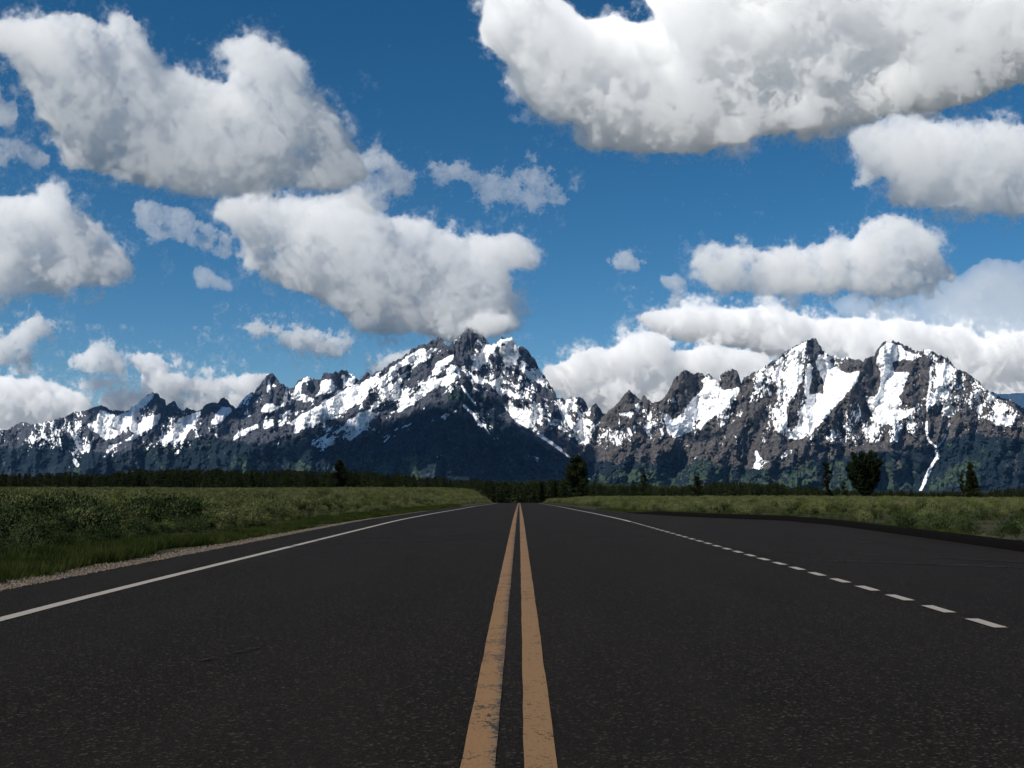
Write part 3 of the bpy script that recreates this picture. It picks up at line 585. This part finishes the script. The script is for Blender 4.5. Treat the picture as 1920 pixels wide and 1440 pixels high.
for p in ([(400, 885), (450, 855), (490, 860), (520, 870), (610, 872), (640, 850), (720, 868), (780, 845), (800, 850), (790, 900), (400, 900)], [(1080, 900), (1200, 878), (1330, 870), (1450, 890), (1560, 850), (1600, 880), (1600, 930), (1080, 930)],
          [(1640, 920), (1660, 865), (1690, 850), (1720, 880), (1720, 930), (1640, 930)], [(1735, 925), (1760, 885), (1830, 860), (1850, 900), (1800, 930)], [(1300, 850), (1400, 800), (1430, 820), (1360, 870)]): paint(p, .25, green)
green = gblur(green, 7 / MS) + .35 * fnoise(MU.shape, 2.2, 35, .02) + .3 * nC
brown = np.zeros(MU.shape, np.float32)
paint([(1090, 750), (1300, 690), (1920, 650), (2060, 700), (2060, 960), (1060, 960)], .8, brown); brown = gblur(brown, 14 / MS)
paint([(1050, 760), (1070, 750), (1095, 760), (1110, 820), (1100, 830), (1080, 800)], 1.3, brown)

def tent(lines):
    R = np.zeros(MU.shape, np.float32)
    for pts, A, wd in lines:
        best = np.full(MU.shape, 1e9, np.float32); n = len(pts)
        for k in range(n - 1):
            a, b = np.array(pts[k], float), np.array(pts[k + 1], float); ab = b - a
            tt = np.clip(((MU - a[0]) * ab[0] + (MV - a[1]) * ab[1]) / (ab @ ab), 0, 1)
            best = np.minimum(best, np.hypot(MU - a[0] - ab[0] * tt, (MV - a[1] - ab[1] * tt) * .8))
        R = np.maximum(R, A * np.clip(1 - best / wd, 0, 1))
    return R
warp = fnoise(MU.shape, 3.0, 41, .01); rid1 = fnoise(MU.shape, 3.2, 42, .014, (1, 2.6), hi=.07); rid2 = fnoise(MU.shape, 3.1, 43, .028, (1, 2.4)); fin = fnoise(MU.shape, 2.2, 44, .1, (1, 1.8))
smooth_snow = 1 - .9 * np.clip(gblur((snow > .5).astype(np.float32), 3), 0, 1)
relief_n = np.abs(rid1) * -95 + warp * 60 + (np.abs(rid2) * -19 + fin * 1.3) * gblur(smooth_snow, 3) * (1 - .5 * np.clip(gblur(forest, 3), 0, 1))

def rock_material(name):
    t = NT(name); P = t.pos()
    sn, fo, gr, br = (t.attr(a) for a in ('snow', 'forest', 'green', 'brown'))
    g1 = t.noise(P, .012, 6, .65); g2 = t.noise(t.scale(P, (1, 1, .3)), .03, 5, .7)
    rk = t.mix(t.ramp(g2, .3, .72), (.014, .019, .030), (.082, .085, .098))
    rb = t.mix(t.ramp(g2, .3, .72), (.016, .017, .020), (.120, .105, .090))
    rock = t.mix(br, rk, rb)
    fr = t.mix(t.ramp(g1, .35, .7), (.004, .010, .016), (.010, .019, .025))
    gn = t.mix(t.ramp(g1, .35, .7), (.020, .038, .024), (.052, .072, .040))
    col = t.mix(t.ramp(fo, .4, .6), rock, t.mix(t.ramp(gr, -.1, .35), fr, gn))
    col = t.mix(t.ramp(sn, -.06, .07), col, (.80, .81, .83))
    return t.done(t.bsdf(col, .92, .12, g2, .35, 4))
rockm = rock_material('rock_snow_and_forest')
def sample(A, u, v):
    x = np.clip((u - mu[0]) / MS, 0, A.shape[0] - 1.001); y = np.clip((v - mv[0]) / MS, 0, A.shape[1] - 1.001)
    i, j = x.astype(int), y.astype(int); fx, fy = x - i, y - j
    return (A[i, j] * (1 - fx) + A[i + 1, j] * fx) * (1 - fy) + (A[i, j + 1] * (1 - fx) + A[i + 1, j + 1] * fx) * fy
def massif(name, crest, r_top, r_base, lines, rows, hmax, label, jit=1.0, seed=0, rel=1.0, base=955):
    cr = np.array(crest, float); us = np.arange(cr[0, 0], cr[-1, 0] + .1, MS); top = np.interp(us, cr[:, 0], cr[:, 1])
    r1 = np.random.default_rng(seed); j = r1.normal(0, 1, len(us)); top = top + jit * (.9 * np.convolve(j, np.ones(4) / 3, 'same') + .6 * j)
    top = np.minimum(top, base - 3)
    s = np.linspace(0, 1, rows); PY = top[:, None] + (base - top)[:, None] * s[None]; PX = np.repeat(us[:, None], rows, 1)
    R = r_base + (r_top - r_base) * np.clip((base - PY) / hmax, 0, 1.2) ** .85
    rl = tent(lines) if lines else 0
    R = R - sample(rl + relief_n * rel * .9, PX, PY) * np.clip((base - PY) / 60, .15, 1)
    R = R + 25 * np.exp(-(PY - top[:, None]) / 3.)
    D = dirs(PX, PY); V = D * R[..., None] + [0, 0, EYE]
    at = {k: sample(A, PX, PY + 1.0) for k, A in (('snow', snow), ('forest', forest), ('green', green), ('brown', brown))}
    nb = 14; back = []                             # the far side of the massif, going down behind the crest
    for k in range(nb, 0, -1):
        q = V[:, 0].copy(); q[:, 1] += (k / nb) ** 1.2 * 650 + 8 * k; q[:, 2] -= (k / nb) ** .9 * (q[:, 2] + 150) * .97
        q[:, 2] += r1.normal(0, 12, len(us)); back.append(q)
    V = np.concatenate([np.stack(back, 1), V], 1)
    at = {k: np.concatenate([np.repeat(a[:, :1], nb, 1), a], 1).ravel() for k, a in at.items()}
    o = mesh_obj(name, V.reshape(-1, 3), grid_quads(V.shape[0], V.shape[1])[:, ::-1], rockm, True, attrs=at)
    tag(o, label, kind='structure'); print(name, V.shape, round(time.time() - T0, 1)); return o
LEFT = [(-130, 830), (-60, 815), (0, 806), (15, 806), (38, 792), (48, 791), (58, 797), (82, 792), (95, 789), (108, 786), (125, 780), (140, 772), (150, 772), (162, 770), (175, 764), (190, 760), (200, 765), (208, 770), (220, 769), (232, 772), (240, 769), (250, 762), (270, 747), (285, 735), (297, 739), (300, 745), (310, 750), (311, 760), (318, 756), (327, 750), (335, 765), (342, 770), (350, 764), (355, 766), (370, 772), (380, 765), (390, 756), (400, 754), (408, 755), (415, 747), (425, 747), (435, 760), (442, 765), (450, 755), (462, 742), (472, 735), (480, 730), (492, 715), (500, 702), (511, 700), (517, 706), (525, 717), (535, 725), (550, 727), (557, 717), (565, 710), (577, 705), (585, 710), (602, 712), (607, 701), (616, 700), (622, 700), (627, 696), (635, 699), (640, 692), (650, 695), (660, 702), (670, 710), (700, 735), (760, 790)]
MID = [(120, 900), (197, 858), (250, 836), (312, 822), (380, 826), (430, 815), (480, 796), (530, 784), (575, 769), (600, 758), (620, 746), (650, 729), (672, 717), (685, 704), (688, 699), (692, 700), (695, 705), (705, 697), (722, 690), (730, 682), (745, 675), (767, 660), (770, 654), (782, 652), (787, 646), (800, 647), (810, 637), (816, 639), (822, 632), (830, 635), (837, 645), (848, 655), (856, 668), (865, 682), (880, 700), (890, 715), (905, 722), (920, 740), (945, 757), (960, 780), (972, 797), (990, 805), (1010, 820), (1035, 837), (1055, 850), (1072, 862), (1100, 890), (1130, 930)]
GRAND = [(800, 690), (835, 655), (850, 640), (865, 625), (875, 609), (880, 616), (895, 618), (902, 627), (912, 635), (917, 645), (922, 650), (930, 642), (940, 632), (947, 634), (960, 633), (964, 638), (969, 648), (975, 650), (985, 652), (997, 667), (1007, 682), (1014, 697), (1022, 707), (1032, 722), (1042, 737), (1046, 750), (1052, 770), (1062, 790), (1075, 812), (1088, 835), (1100, 860), (1120, 900)]
GAP = [(1000, 770), (1040, 748), (1047, 747), (1055, 746), (1060, 750), (1070, 746), (1090, 745), (1097, 752), (1104, 766), (1110, 762), (1117, 756), (1125, 765), (1130, 775), (1137, 775), (1200, 800)]
RIGHT = [(1060, 925), (1070, 895), (1080, 875), (1092, 855), (1102, 830), (1112, 807), (1122, 790), (1139, 772), (1150, 765), (1162, 752), (1172, 737), (1180, 732), (1190, 740), (1196, 750), (1201, 749), (1206, 741), (1212, 744), (1216, 750), (1222, 755), (1232, 752), (1242, 750), (1247, 742), (1260, 722), (1264, 710), (1277, 697), (1287, 692), (1295, 697), (1300, 700), (1310, 699), (1320, 702), (1330, 701), (1340, 712), (1347, 720), (1349, 705), (1360, 697), (1372, 692), (1382, 695), (1387, 707), (1390, 720), (1395, 707), (1405, 705), (1412, 697), (1422, 697), (1435, 685), (1440, 682), (1460, 672), (1472, 660), (1490, 649), (1502, 644), (1515, 636), (1530, 635), (1535, 645), (1547, 660), (1552, 665), (1570, 667), (1576, 675), (1585, 669), (1595, 672), (1610, 675), (1617, 679), (1625, 670), (1640, 666), (1644, 655), (1655, 642), (1667, 641), (1675, 640), (1690, 644), (1702, 650), (1715, 656), (1725, 661), (1740, 654), (1750, 657), (1757, 664), (1772, 669), (1782, 677), (1792, 692), (1807, 696), (1822, 705), (1837, 717), (1850, 731), (1865, 745), (1880, 750), (1895, 750), (1905, 762), (1920, 780), (1990, 800), (2055, 830)]
FAR = [(1780, 790), (1860, 734), (1870, 739), (1890, 739), (1907, 737), (1920, 737), (1990, 725), (2055, 760)]
massif('mountain_left', LEFT, 12500, 9800, [([(285, 738), (280, 790), (240, 850)], 300, 50), ([(190, 762), (150, 800), (130, 850)], 200, 50), ([(110, 800), (125, 830), (140, 880)], 260, 55), ([(511, 700), (500, 770), (440, 850)], 330, 55), ([(420, 748), (400, 800), (330, 870)], 250, 50), ([(325, 752), (335, 800), (300, 860)], 160, 35), ([(630, 697), (610, 740), (560, 800)], 200, 40), ([(577, 706), (575, 740), (560, 780)], 160, 32)], 150, 260, 'snowy jagged range on the left, falling to the left edge', 1.0, 1)
massif('mountain_grand', GRAND, 11600, 9500, [([(880, 612), (905, 700), (940, 800)], 200, 45), ([(945, 634), (975, 700), (1010, 790), (1050, 860)], 300, 60), ([(1000, 690), (1040, 780)], 140, 35)], 170, 345, 'highest peak, snow-covered on its right shoulder, with its tip in cloud', 1.6, 2)
massif('mountain_gap', GAP, 12600, 11000, [([(1092, 746), (1085, 790), (1060, 830)], 150, 30), ([(1117, 757), (1112, 800)], 110, 25)], 90, 215, 'low snow-streaked peaks in the gap between the two mountain groups', .8, 3)
massif('mountain_front', MID, 10600, 7900, [([(850, 655), (858, 700), (840, 745), (830, 800), (815, 870), (810, 930)], 620, 110), ([(770, 655), (720, 715), (650, 790), (560, 870)], 260, 60), ([(690, 702), (600, 775), (480, 850), (400, 900)], 230, 50), ([(880, 705), (905, 760), (960, 830), (1020, 920)], 230, 48), ([(800, 690), (760, 760), (700, 860)], 170, 45), ([(930, 760), (960, 850), (960, 920)], 150, 40)], 220, 325, 'great dark forested pyramid with snow on its left face', 1.3, 4)
massif('mountain_far', FAR, 12800, 11600, [], 60, 240, 'snow slope just showing at the right edge', .4, 5, .5)
massif('mountain_right', RIGHT, 10300, 7900, [([(1180, 733), (1185, 800), (1150, 900)], 240, 55), ([(1287, 693), (1245, 770), (1230, 850), (1200, 920)], 300, 60), ([(1372, 692), (1365, 780), (1320, 880)], 200, 50), ([(1523, 636), (1502, 710), (1470, 790), (1450, 880)], 380, 75), ([(1435, 686), (1420, 760), (1360, 850), (1300, 920)], 280, 60), ([(1628, 670), (1595, 735), (1540, 800), (1500, 850), (1480, 920)], 400, 70), ([(1745, 655), (1735, 720), (1690, 800), (1640, 870), (1610, 930)], 340, 80), ([(1790, 692), (1830, 760), (1860, 840), (1850, 930)], 190, 75), ([(1890, 752), (1950, 840)], 240, 60), ([(1680, 642), (1675, 690)], 90, 30)], 230, 320, 'rocky brown and white peaks on the right with deep snow bowls', 1.1, 6)

# ------------------------------------------------------------------ clouds: closed bodies of scattering vapour
def surface_nets(Fd):
    S = Fd > 0; n = [s - 1 for s in Fd.shape]; c = np.zeros(n, np.uint8)
    for i in (0, 1):
        for j in (0, 1):
            for k in (0, 1): c += S[i:i + n[0], j:j + n[1], k:k + n[2]]
    act = (c > 0) & (c < 8); I = np.argwhere(act); idx = -np.ones(n, np.int32); idx[act] = np.arange(len(I))
    acc = np.zeros((len(I), 3)); cnt = np.zeros(len(I))
    for a in range(3):
        b, d = [q for q in range(3) if q != a]
        for p in (0, 1):
            for q in (0, 1):
                o = np.zeros(3, int); o[b] = p; o[d] = q; A = I + o; B = A.copy(); B[:, a] += 1
                fa = Fd[A[:, 0], A[:, 1], A[:, 2]]; fb = Fd[B[:, 0], B[:, 1], B[:, 2]]
                m = (fa > 0) != (fb > 0); tt = np.where(m, fa / np.where(m, fa - fb, 1), 0)
                acc[m] += o; acc[m, a] += tt[m]; cnt[m] += 1
    V = I + acc / cnt[:, None]; Q = []
    for a in range(3):
        b, d = (a + 1) % 3, (a + 2) % 3; A = np.moveaxis(S, (a, b, d), (0, 1, 2)); X = np.moveaxis(idx, (a, b, d), (0, 1, 2))
        E = np.argwhere(A[:-1, 1:-1, 1:-1] != A[1:, 1:-1, 1:-1]); fl = A[E[:, 0], E[:, 1] + 1, E[:, 2] + 1]
        g = lambda p, q: X[E[:, 0], E[:, 1] + p, E[:, 2] + q]
        q = np.stack([g(0, 0), g(1, 0), g(1, 1), g(0, 1)], 1); q[~fl] = q[~fl][:, ::-1]; Q.append(q)
    return V, np.concatenate(Q)
def vapour(dens):
    m = bpy.data.materials.new('cloud_vapour'); m.use_nodes = True; q = m.node_tree; q.nodes.clear()
    out = q.nodes.new('ShaderNodeOutputMaterial'); v = q.nodes.new('ShaderNodeVolumeScatter')
    v.inputs['Color'].default_value = (1, 1, 1, 1); v.inputs['Density'].default_value = dens; v.inputs['Anisotropy'].default_value = 0
    q.links.new(v.outputs[0], out.inputs['Volume']); return m
NF = [0]
def cloud(label, polys, D, depth, amp=.5, dens=.007, beta=3.15, soft=(5, 20), lo=.018, step=2.5, bias=.05, fringe=True, holes=()):
    NF[0] += 1; seed = NF[0] * 7 + 100
    pts = np.concatenate([np.array(p) for p in polys]); pad = 46
    us = np.arange(pts[:, 0].min() - pad, pts[:, 0].max() + pad, step); vs = np.arange(pts[:, 1].min() - pad, pts[:, 1].max() + pad, step)
    ws = np.arange(-depth - 22, depth + 22, step * 1.3); Ug, Vg = np.meshgrid(us, vs, indexing='ij'); M = np.zeros(Ug.shape, bool)
    for p in polys: M |= raster(p, Ug, Vg)
    for p in holes: M &= ~raster(p, Ug, Vg)
    M = M.astype(np.float32); S = sum(gblur(M, s / step) for s in soft) / len(soft); S = (S - .5) * 2 - 1.4 * (1 - np.clip(gblur(M, 30 / step) * 4, 0, 1))
    N = fnoise((len(us), len(vs), len(ws)), beta, seed, lo * step / 2.5)
    K = (S[:, :, None] - .85 * (np.abs(ws / depth) ** 2)[None, None]).astype(np.float32)
    root = None
    for nm, bi, am, de in (('core', bias, amp, dens),) + ((('fringe', bias + .19, amp * 1.6, dens * .2),) if fringe else ()):
        Fd = K + bi + am * N; Fd[[0, -1]] = -1; Fd[:, [0, -1]] = -1; Fd[:, :, [0, -1]] = -1
        V, Q = surface_nets(Fd)
        px = us[0] + V[:, 0] * step; py = vs[0] + V[:, 1] * step; wz = ws[0] + V[:, 2] * step * 1.3
        P = dirs(px, py) * (D * (1 + wz / F_PX))[:, None] + [0, 0, EYE]
        if root is None: root = empty('cloud', tuple(P.mean(0))); tag(root, label, 'cloud', 'fair-weather clouds over the mountains')
        P = P - np.array(root.location)
        mesh_obj(nm, P, Q, vapour(de), parent=root)
    print('cloud', label[:30], len(Q), Fd.shape, round(time.time() - T0, 1)); return root
cloud('large white cumulus with two towers and a grey belly, upper left', [[(-70, 50), (12, 38), (35, 40), (50, 45), (65, 38), (80, 33), (95, 25), (115, 20), (140, 20), (160, 30), (180, 38), (198, 50), (205, 45), (205, 30), (225, 20), (245, 25), (260, 45), (268, 60), (280, 85), (295, 115), (310, 130), (330, 122), (345, 130), (360, 145), (385, 150), (415, 160), (430, 150), (430, 110), (415, 85), (425, 70), (445, 76), (470, 66), (500, 80), (520, 90), (545, 95), (560, 110), (565, 140), (565, 160), (550, 180), (575, 175), (600, 180), (625, 205), (640, 235), (650, 260), (670, 280), (680, 300), (690, 340), (650, 350), (600, 355), (560, 355), (520, 350), (470, 360), (430, 365), (400, 370), (360, 365), (320, 355), (280, 350), (250, 345), (200, 330), (150, 320), (115, 310), (105, 270), (95, 230), (70, 220), (60, 180), (45, 160), (20, 120), (5, 100), (-70, 90)]], 7500, 80, .50, .0034, beta=3.2)
cloud('huge flat-bottomed grey-bellied cloud across the upper right', [[(910, 15), (905, 40), (900, 60), (905, 80), (930, 95), (940, 110), (960, 115), (985, 160), (1010, 185), (1030, 200), (1045, 215), (1075, 225), (1100, 235), (1105, 260), (1085, 265), (1110, 275), (1150, 275), (1200, 285), (1250, 285), (1310, 288), (1345, 270), (1400, 265), (1405, 255), (1450, 248), (1520, 240), (1590, 232), (1640, 222), (1700, 215), (1760, 205), (1820, 190), (1880, 165), (1990, 140), (2060, 40), (2000, -70), (1600, -90), (1230, -80), (1210, 0), (1230, 25), (1235, 40), (1190, 45), (1150, 30), (1100, 40), (1065, 10), (1000, -40), (925, -40)]], 11000, 125, .46, .0042, beta=3.4, lo=.012)
cloud('broad cumulus hanging over the highest peak', [[(405, 385), (440, 370), (480, 362), (520, 370), (560, 375), (600, 365), (640, 370), (665, 365), (700, 390), (725, 405), (770, 405), (800, 415), (830, 428), (860, 445), (900, 440), (940, 437), (965, 435), (985, 450), (1000, 468), (1010, 490), (1000, 508), (970, 500), (940, 495), (955, 520), (962, 540), (958, 560), (965, 590), (985, 615), (960, 625), (930, 630), (900, 640), (850, 645), (820, 630), (780, 620), (740, 625), (700, 625), (670, 622), (650, 600), (625, 575), (590, 560), (560, 545), (530, 540), (510, 530), (490, 515), (460, 500), (455, 480), (455, 465), (450, 440), (430, 425), (405, 400)]], 15200, 75, .52, .0022, beta=3.1)
cloud('small grey cap of cloud resting on the tip of the highest peak', [[(815, 590), (960, 590), (955, 615), (925, 622), (905, 626), (880, 615), (868, 628), (852, 648), (842, 640), (825, 622)]], 10900, 22, .6, .0060, bias=.2, soft=(5, 12), step=1.6, lo=.022, beta=3.4)
cloud('bright ragged cumulus at the right edge below the huge cloud', [[(1590, 250), (1620, 235), (1700, 215), (1720, 215), (1740, 235), (1790, 240), (1810, 230), (1850, 225), (1900, 230), (2000, 250), (2000, 390), (1900, 402), (1860, 395), (1815, 400), (1780, 390), (1720, 390), (1670, 390), (1660, 370), (1680, 345), (1690, 320), (1650, 330), (1620, 355), (1590, 360), (1600, 330), (1620, 310), (1610, 290), (1595, 270)]], 7050, 60, .54, .0042)
cloud('oval white cumulus with a raised right shoulder, middle right', [[(1290, 490), (1310, 480), (1330, 455), (1350, 460), (1370, 468), (1400, 460), (1430, 468), (1470, 462), (1500, 465), (1540, 455), (1560, 445), (1600, 450), (1615, 420), (1650, 403), (1700, 403), (1730, 425), (1755, 455), (1770, 490), (1795, 515), (1790, 530), (1755, 520), (1750, 545), (1700, 555), (1640, 555), (1600, 545), (1560, 550), (1500, 550), (1440, 555), (1400, 545), (1350, 550), (1335, 540), (1320, 510)]], 10400, 52, .54, .0034, beta=3.1)
cloud('pointed white cumulus at the left edge below the big one', [[(-60, 380), (0, 370), (40, 365), (72, 370), (75, 345), (90, 343), (110, 355), (125, 372), (140, 395), (165, 402), (190, 425), (215, 450), (245, 490), (248, 510), (240, 525), (210, 538), (150, 535), (100, 545), (125, 555), (128, 565), (100, 560), (50, 550), (-60, 545)]], 11200, 60, .54, .003, beta=3.1)
cloud('ragged white wisp at the left edge beside the big cumulus', [[(-60, 95), (0, 105), (15, 120), (25, 150), (40, 170), (42, 190), (35, 215), (20, 235), (-60, 240)], [(-60, 255), (30, 262), (75, 280), (105, 290), (90, 312), (40, 300), (-60, 330)]], 7500, 22, .6, .003, soft=(4, 10), lo=.02)
cloud('thin torn band of cloud linking the left cumulus clouds', [[(245, 375), (300, 380), (350, 390), (370, 410), (400, 425), (430, 440), (440, 470), (420, 490), (370, 465), (320, 450), (285, 445), (260, 420), (250, 400)]], 10500, 16, .6, .0026, soft=(4, 10), lo=.02, step=2)
cloud('small slanting wisp below the thin torn band of cloud', [[(360, 495), (380, 498), (410, 520), (440, 540), (430, 550), (395, 535), (370, 540)]], 10500, 12, .6, .003, soft=(3, 8), lo=.02, step=1.8)
cloud('torn edge of cloud trailing between the two large cumulus', [[(665, 300), (700, 270), (730, 285), (750, 310), (785, 345), (775, 370), (740, 390), (700, 400), (650, 380), (660, 340)]], 9000, 26, .65, .0026, soft=(4, 12), lo=.018, step=2)
cloud('thin streaky wisp in the blue gap above the peak', [[(785, 300), (830, 297), (880, 312), (905, 328), (950, 335), (1000, 308), (1042, 312), (1050, 350), (1080, 380), (1030, 385), (960, 380), (900, 375), (880, 345), (830, 335)]], 8000, 10, .8, .0040, soft=(4, 9), lo=.025, step=1.8)
cloud('small puff with a dangling tail in the blue right of centre', [[(1105, 480), (1130, 487), (1170, 470), (1200, 485), (1235, 495), (1190, 508), (1150, 502)], [(1180, 518), (1192, 540), (1182, 548)]], 10500, 12, .6, .004, soft=(3, 7), lo=.025, step=1.6)
cloud('small curled puff above the low cloud bank', [[(1232, 520), (1270, 508), (1292, 530), (1275, 560), (1262, 582), (1240, 578), (1262, 550), (1245, 535)]], 11000, 12, .5, .004, soft=(3, 7), lo=.025, step=1.6)
cloud('long low white cloud behind the right-hand peaks', [[(1190, 592), (1250, 580), (1330, 580), (1390, 580), (1460, 573), (1490, 590), (1530, 605), (1600, 595), (1650, 600), (1720, 605), (1800, 615), (1830, 635), (1860, 640), (1920, 620), (2010, 620), (2010, 790), (1500, 790), (1500, 700), (1600, 660), (1560, 690), (1440, 665), (1400, 650), (1290, 640), (1240, 632), (1215, 612)]], 20500, 65, .55, .005, soft=(3, 14), lo=.022, beta=3.0)
cloud('white cloud bank rising behind the gap between the mountains', [[(1015, 690), (1050, 682), (1075, 665), (1120, 652), (1150, 655), (1180, 630), (1220, 622), (1270, 640), (1250, 660), (1310, 655), (1350, 650), (1400, 655), (1470, 668), (1500, 700), (1500, 790), (1100, 790), (1030, 725)]], 18000, 55, .55, .005, soft=(3, 14), lo=.022, beta=3.0)
cloud('long white cloud bank behind the far-left end of the range', [[(-60, 700), (0, 705), (40, 712), (65, 708), (80, 713), (110, 720), (140, 735), (165, 750), (178, 775), (120, 830), (-60, 840)]], 18500, 55, .55, .005, soft=(3, 12), lo=.024, beta=3.0)
cloud('rounded cumulus above the left-hand ridge', [[(120, 675), (150, 660), (175, 652), (210, 655), (235, 680), (250, 700), (220, 705), (160, 700), (130, 690)]], 18000, 22, .85, .004, soft=(3, 9), step=1.8, lo=.03, beta=3.0)
cloud('flat low cloud just under the rounded cumulus above the left-hand ridge', [[(132, 717), (170, 706), (230, 710), (242, 725), (200, 732), (140, 730)]], 18300, 16, .8, .004, soft=(3, 8), step=1.8, lo=.035, beta=3.0)
cloud('low cloud bank behind the jagged peaks on the left', [[(240, 665), (265, 656), (300, 663), (318, 685), (302, 700), (330, 704), (370, 710), (400, 715), (440, 705), (480, 696), (506, 705), (480, 750), (430, 790), (300, 790), (190, 790), (185, 745), (215, 735), (262, 738), (268, 705)]], 18600, 36, .7, .005, soft=(3, 9), step=2, lo=.02)
cloud('broken white cumulus at the left edge above the cloud bank', [[(-60, 640), (0, 640), (30, 610), (60, 595), (75, 588), (97, 605), (95, 625), (70, 640), (50, 650), (60, 670), (40, 687), (-60, 680)]], 14350, 26, .85, .004, soft=(3, 10), step=1.8, lo=.03, beta=3.0)
cloud('narrow slanting white cloud left of the highest peak', [[(445, 610), (480, 603), (510, 608), (530, 622), (560, 618), (600, 617), (630, 630), (660, 645), (665, 660), (640, 667), (600, 664), (560, 650), (530, 645), (510, 627), (470, 625)]], 17800, 20, .85, .0036, soft=(3, 9), step=1.6, lo=.035, beta=3.0)
cloud('cloud showing behind the left shoulder of the great mountain', [[(672, 712), (690, 690), (720, 672), (745, 662), (775, 655), (770, 700), (700, 740)]], 18000, 22, .7, .0035, soft=(3, 8), step=1.8, lo=.03, beta=3.0)
for lb, pl in (('tiny wisp over the gap, the left one of two', [(1045, 637), (1060, 632), (1066, 640), (1050, 645)]), ('tiny wisp over the gap, the right one of two', [(1070, 634), (1090, 638), (1094, 646), (1074, 646)]),
               ('tiny puff above the low bank on the left', [(395, 682), (410, 676), (430, 682), (412, 690)]), ('torn scrap of cloud above the left shoulder of the great mountain', [(705, 655), (718, 645), (735, 655), (712, 662)]),
               ('dot of cloud above the pair of snowy left peaks', [(596, 692), (603, 688), (609, 690), (606, 698)])):
    cloud(lb, [pl], 14300, 7, .4, .0045, soft=(2, 4), step=1.4, lo=.03, fringe=False)
cloud('pale veil of high thin cloud at the right edge', [[(1400, 560), (1560, 560), (1700, 530), (1800, 510), (1990, 480), (1990, 650), (1700, 620), (1500, 590)]], 21000, 12, .5, .0032, beta=3.8, soft=(16, 40), lo=.006, fringe=False)


# ------------------------------------------------------------------ thin blue air between the viewer and the mountains
def box(name, lo, hi, mat):
    V = np.array([(x, y, z) for x in (lo[0], hi[0]) for y in (lo[1], hi[1]) for z in (lo[2], hi[2])], float)
    return mesh_obj(name, V, np.array([(0, 1, 3, 2), (4, 6, 7, 5), (0, 4, 5, 1), (2, 3, 7, 6), (0, 2, 6, 4), (1, 5, 7, 3)]), mat)
t = NT('clear_air'); v = t.n('ShaderNodeVolumePrincipled'); v.inputs['Color'].default_value = (.20, .48, 1, 1); v.inputs['Density'].default_value = 5.5e-6
hz = box('haze', (-31000, -1000, -420), (31000, 13650, 1715), t.done(v.outputs[0], 'Volume'))
tag(hz, 'thin bluish air in front of the mountains', 'haze', kind='stuff')
print('total', round(time.time() - T0, 1))
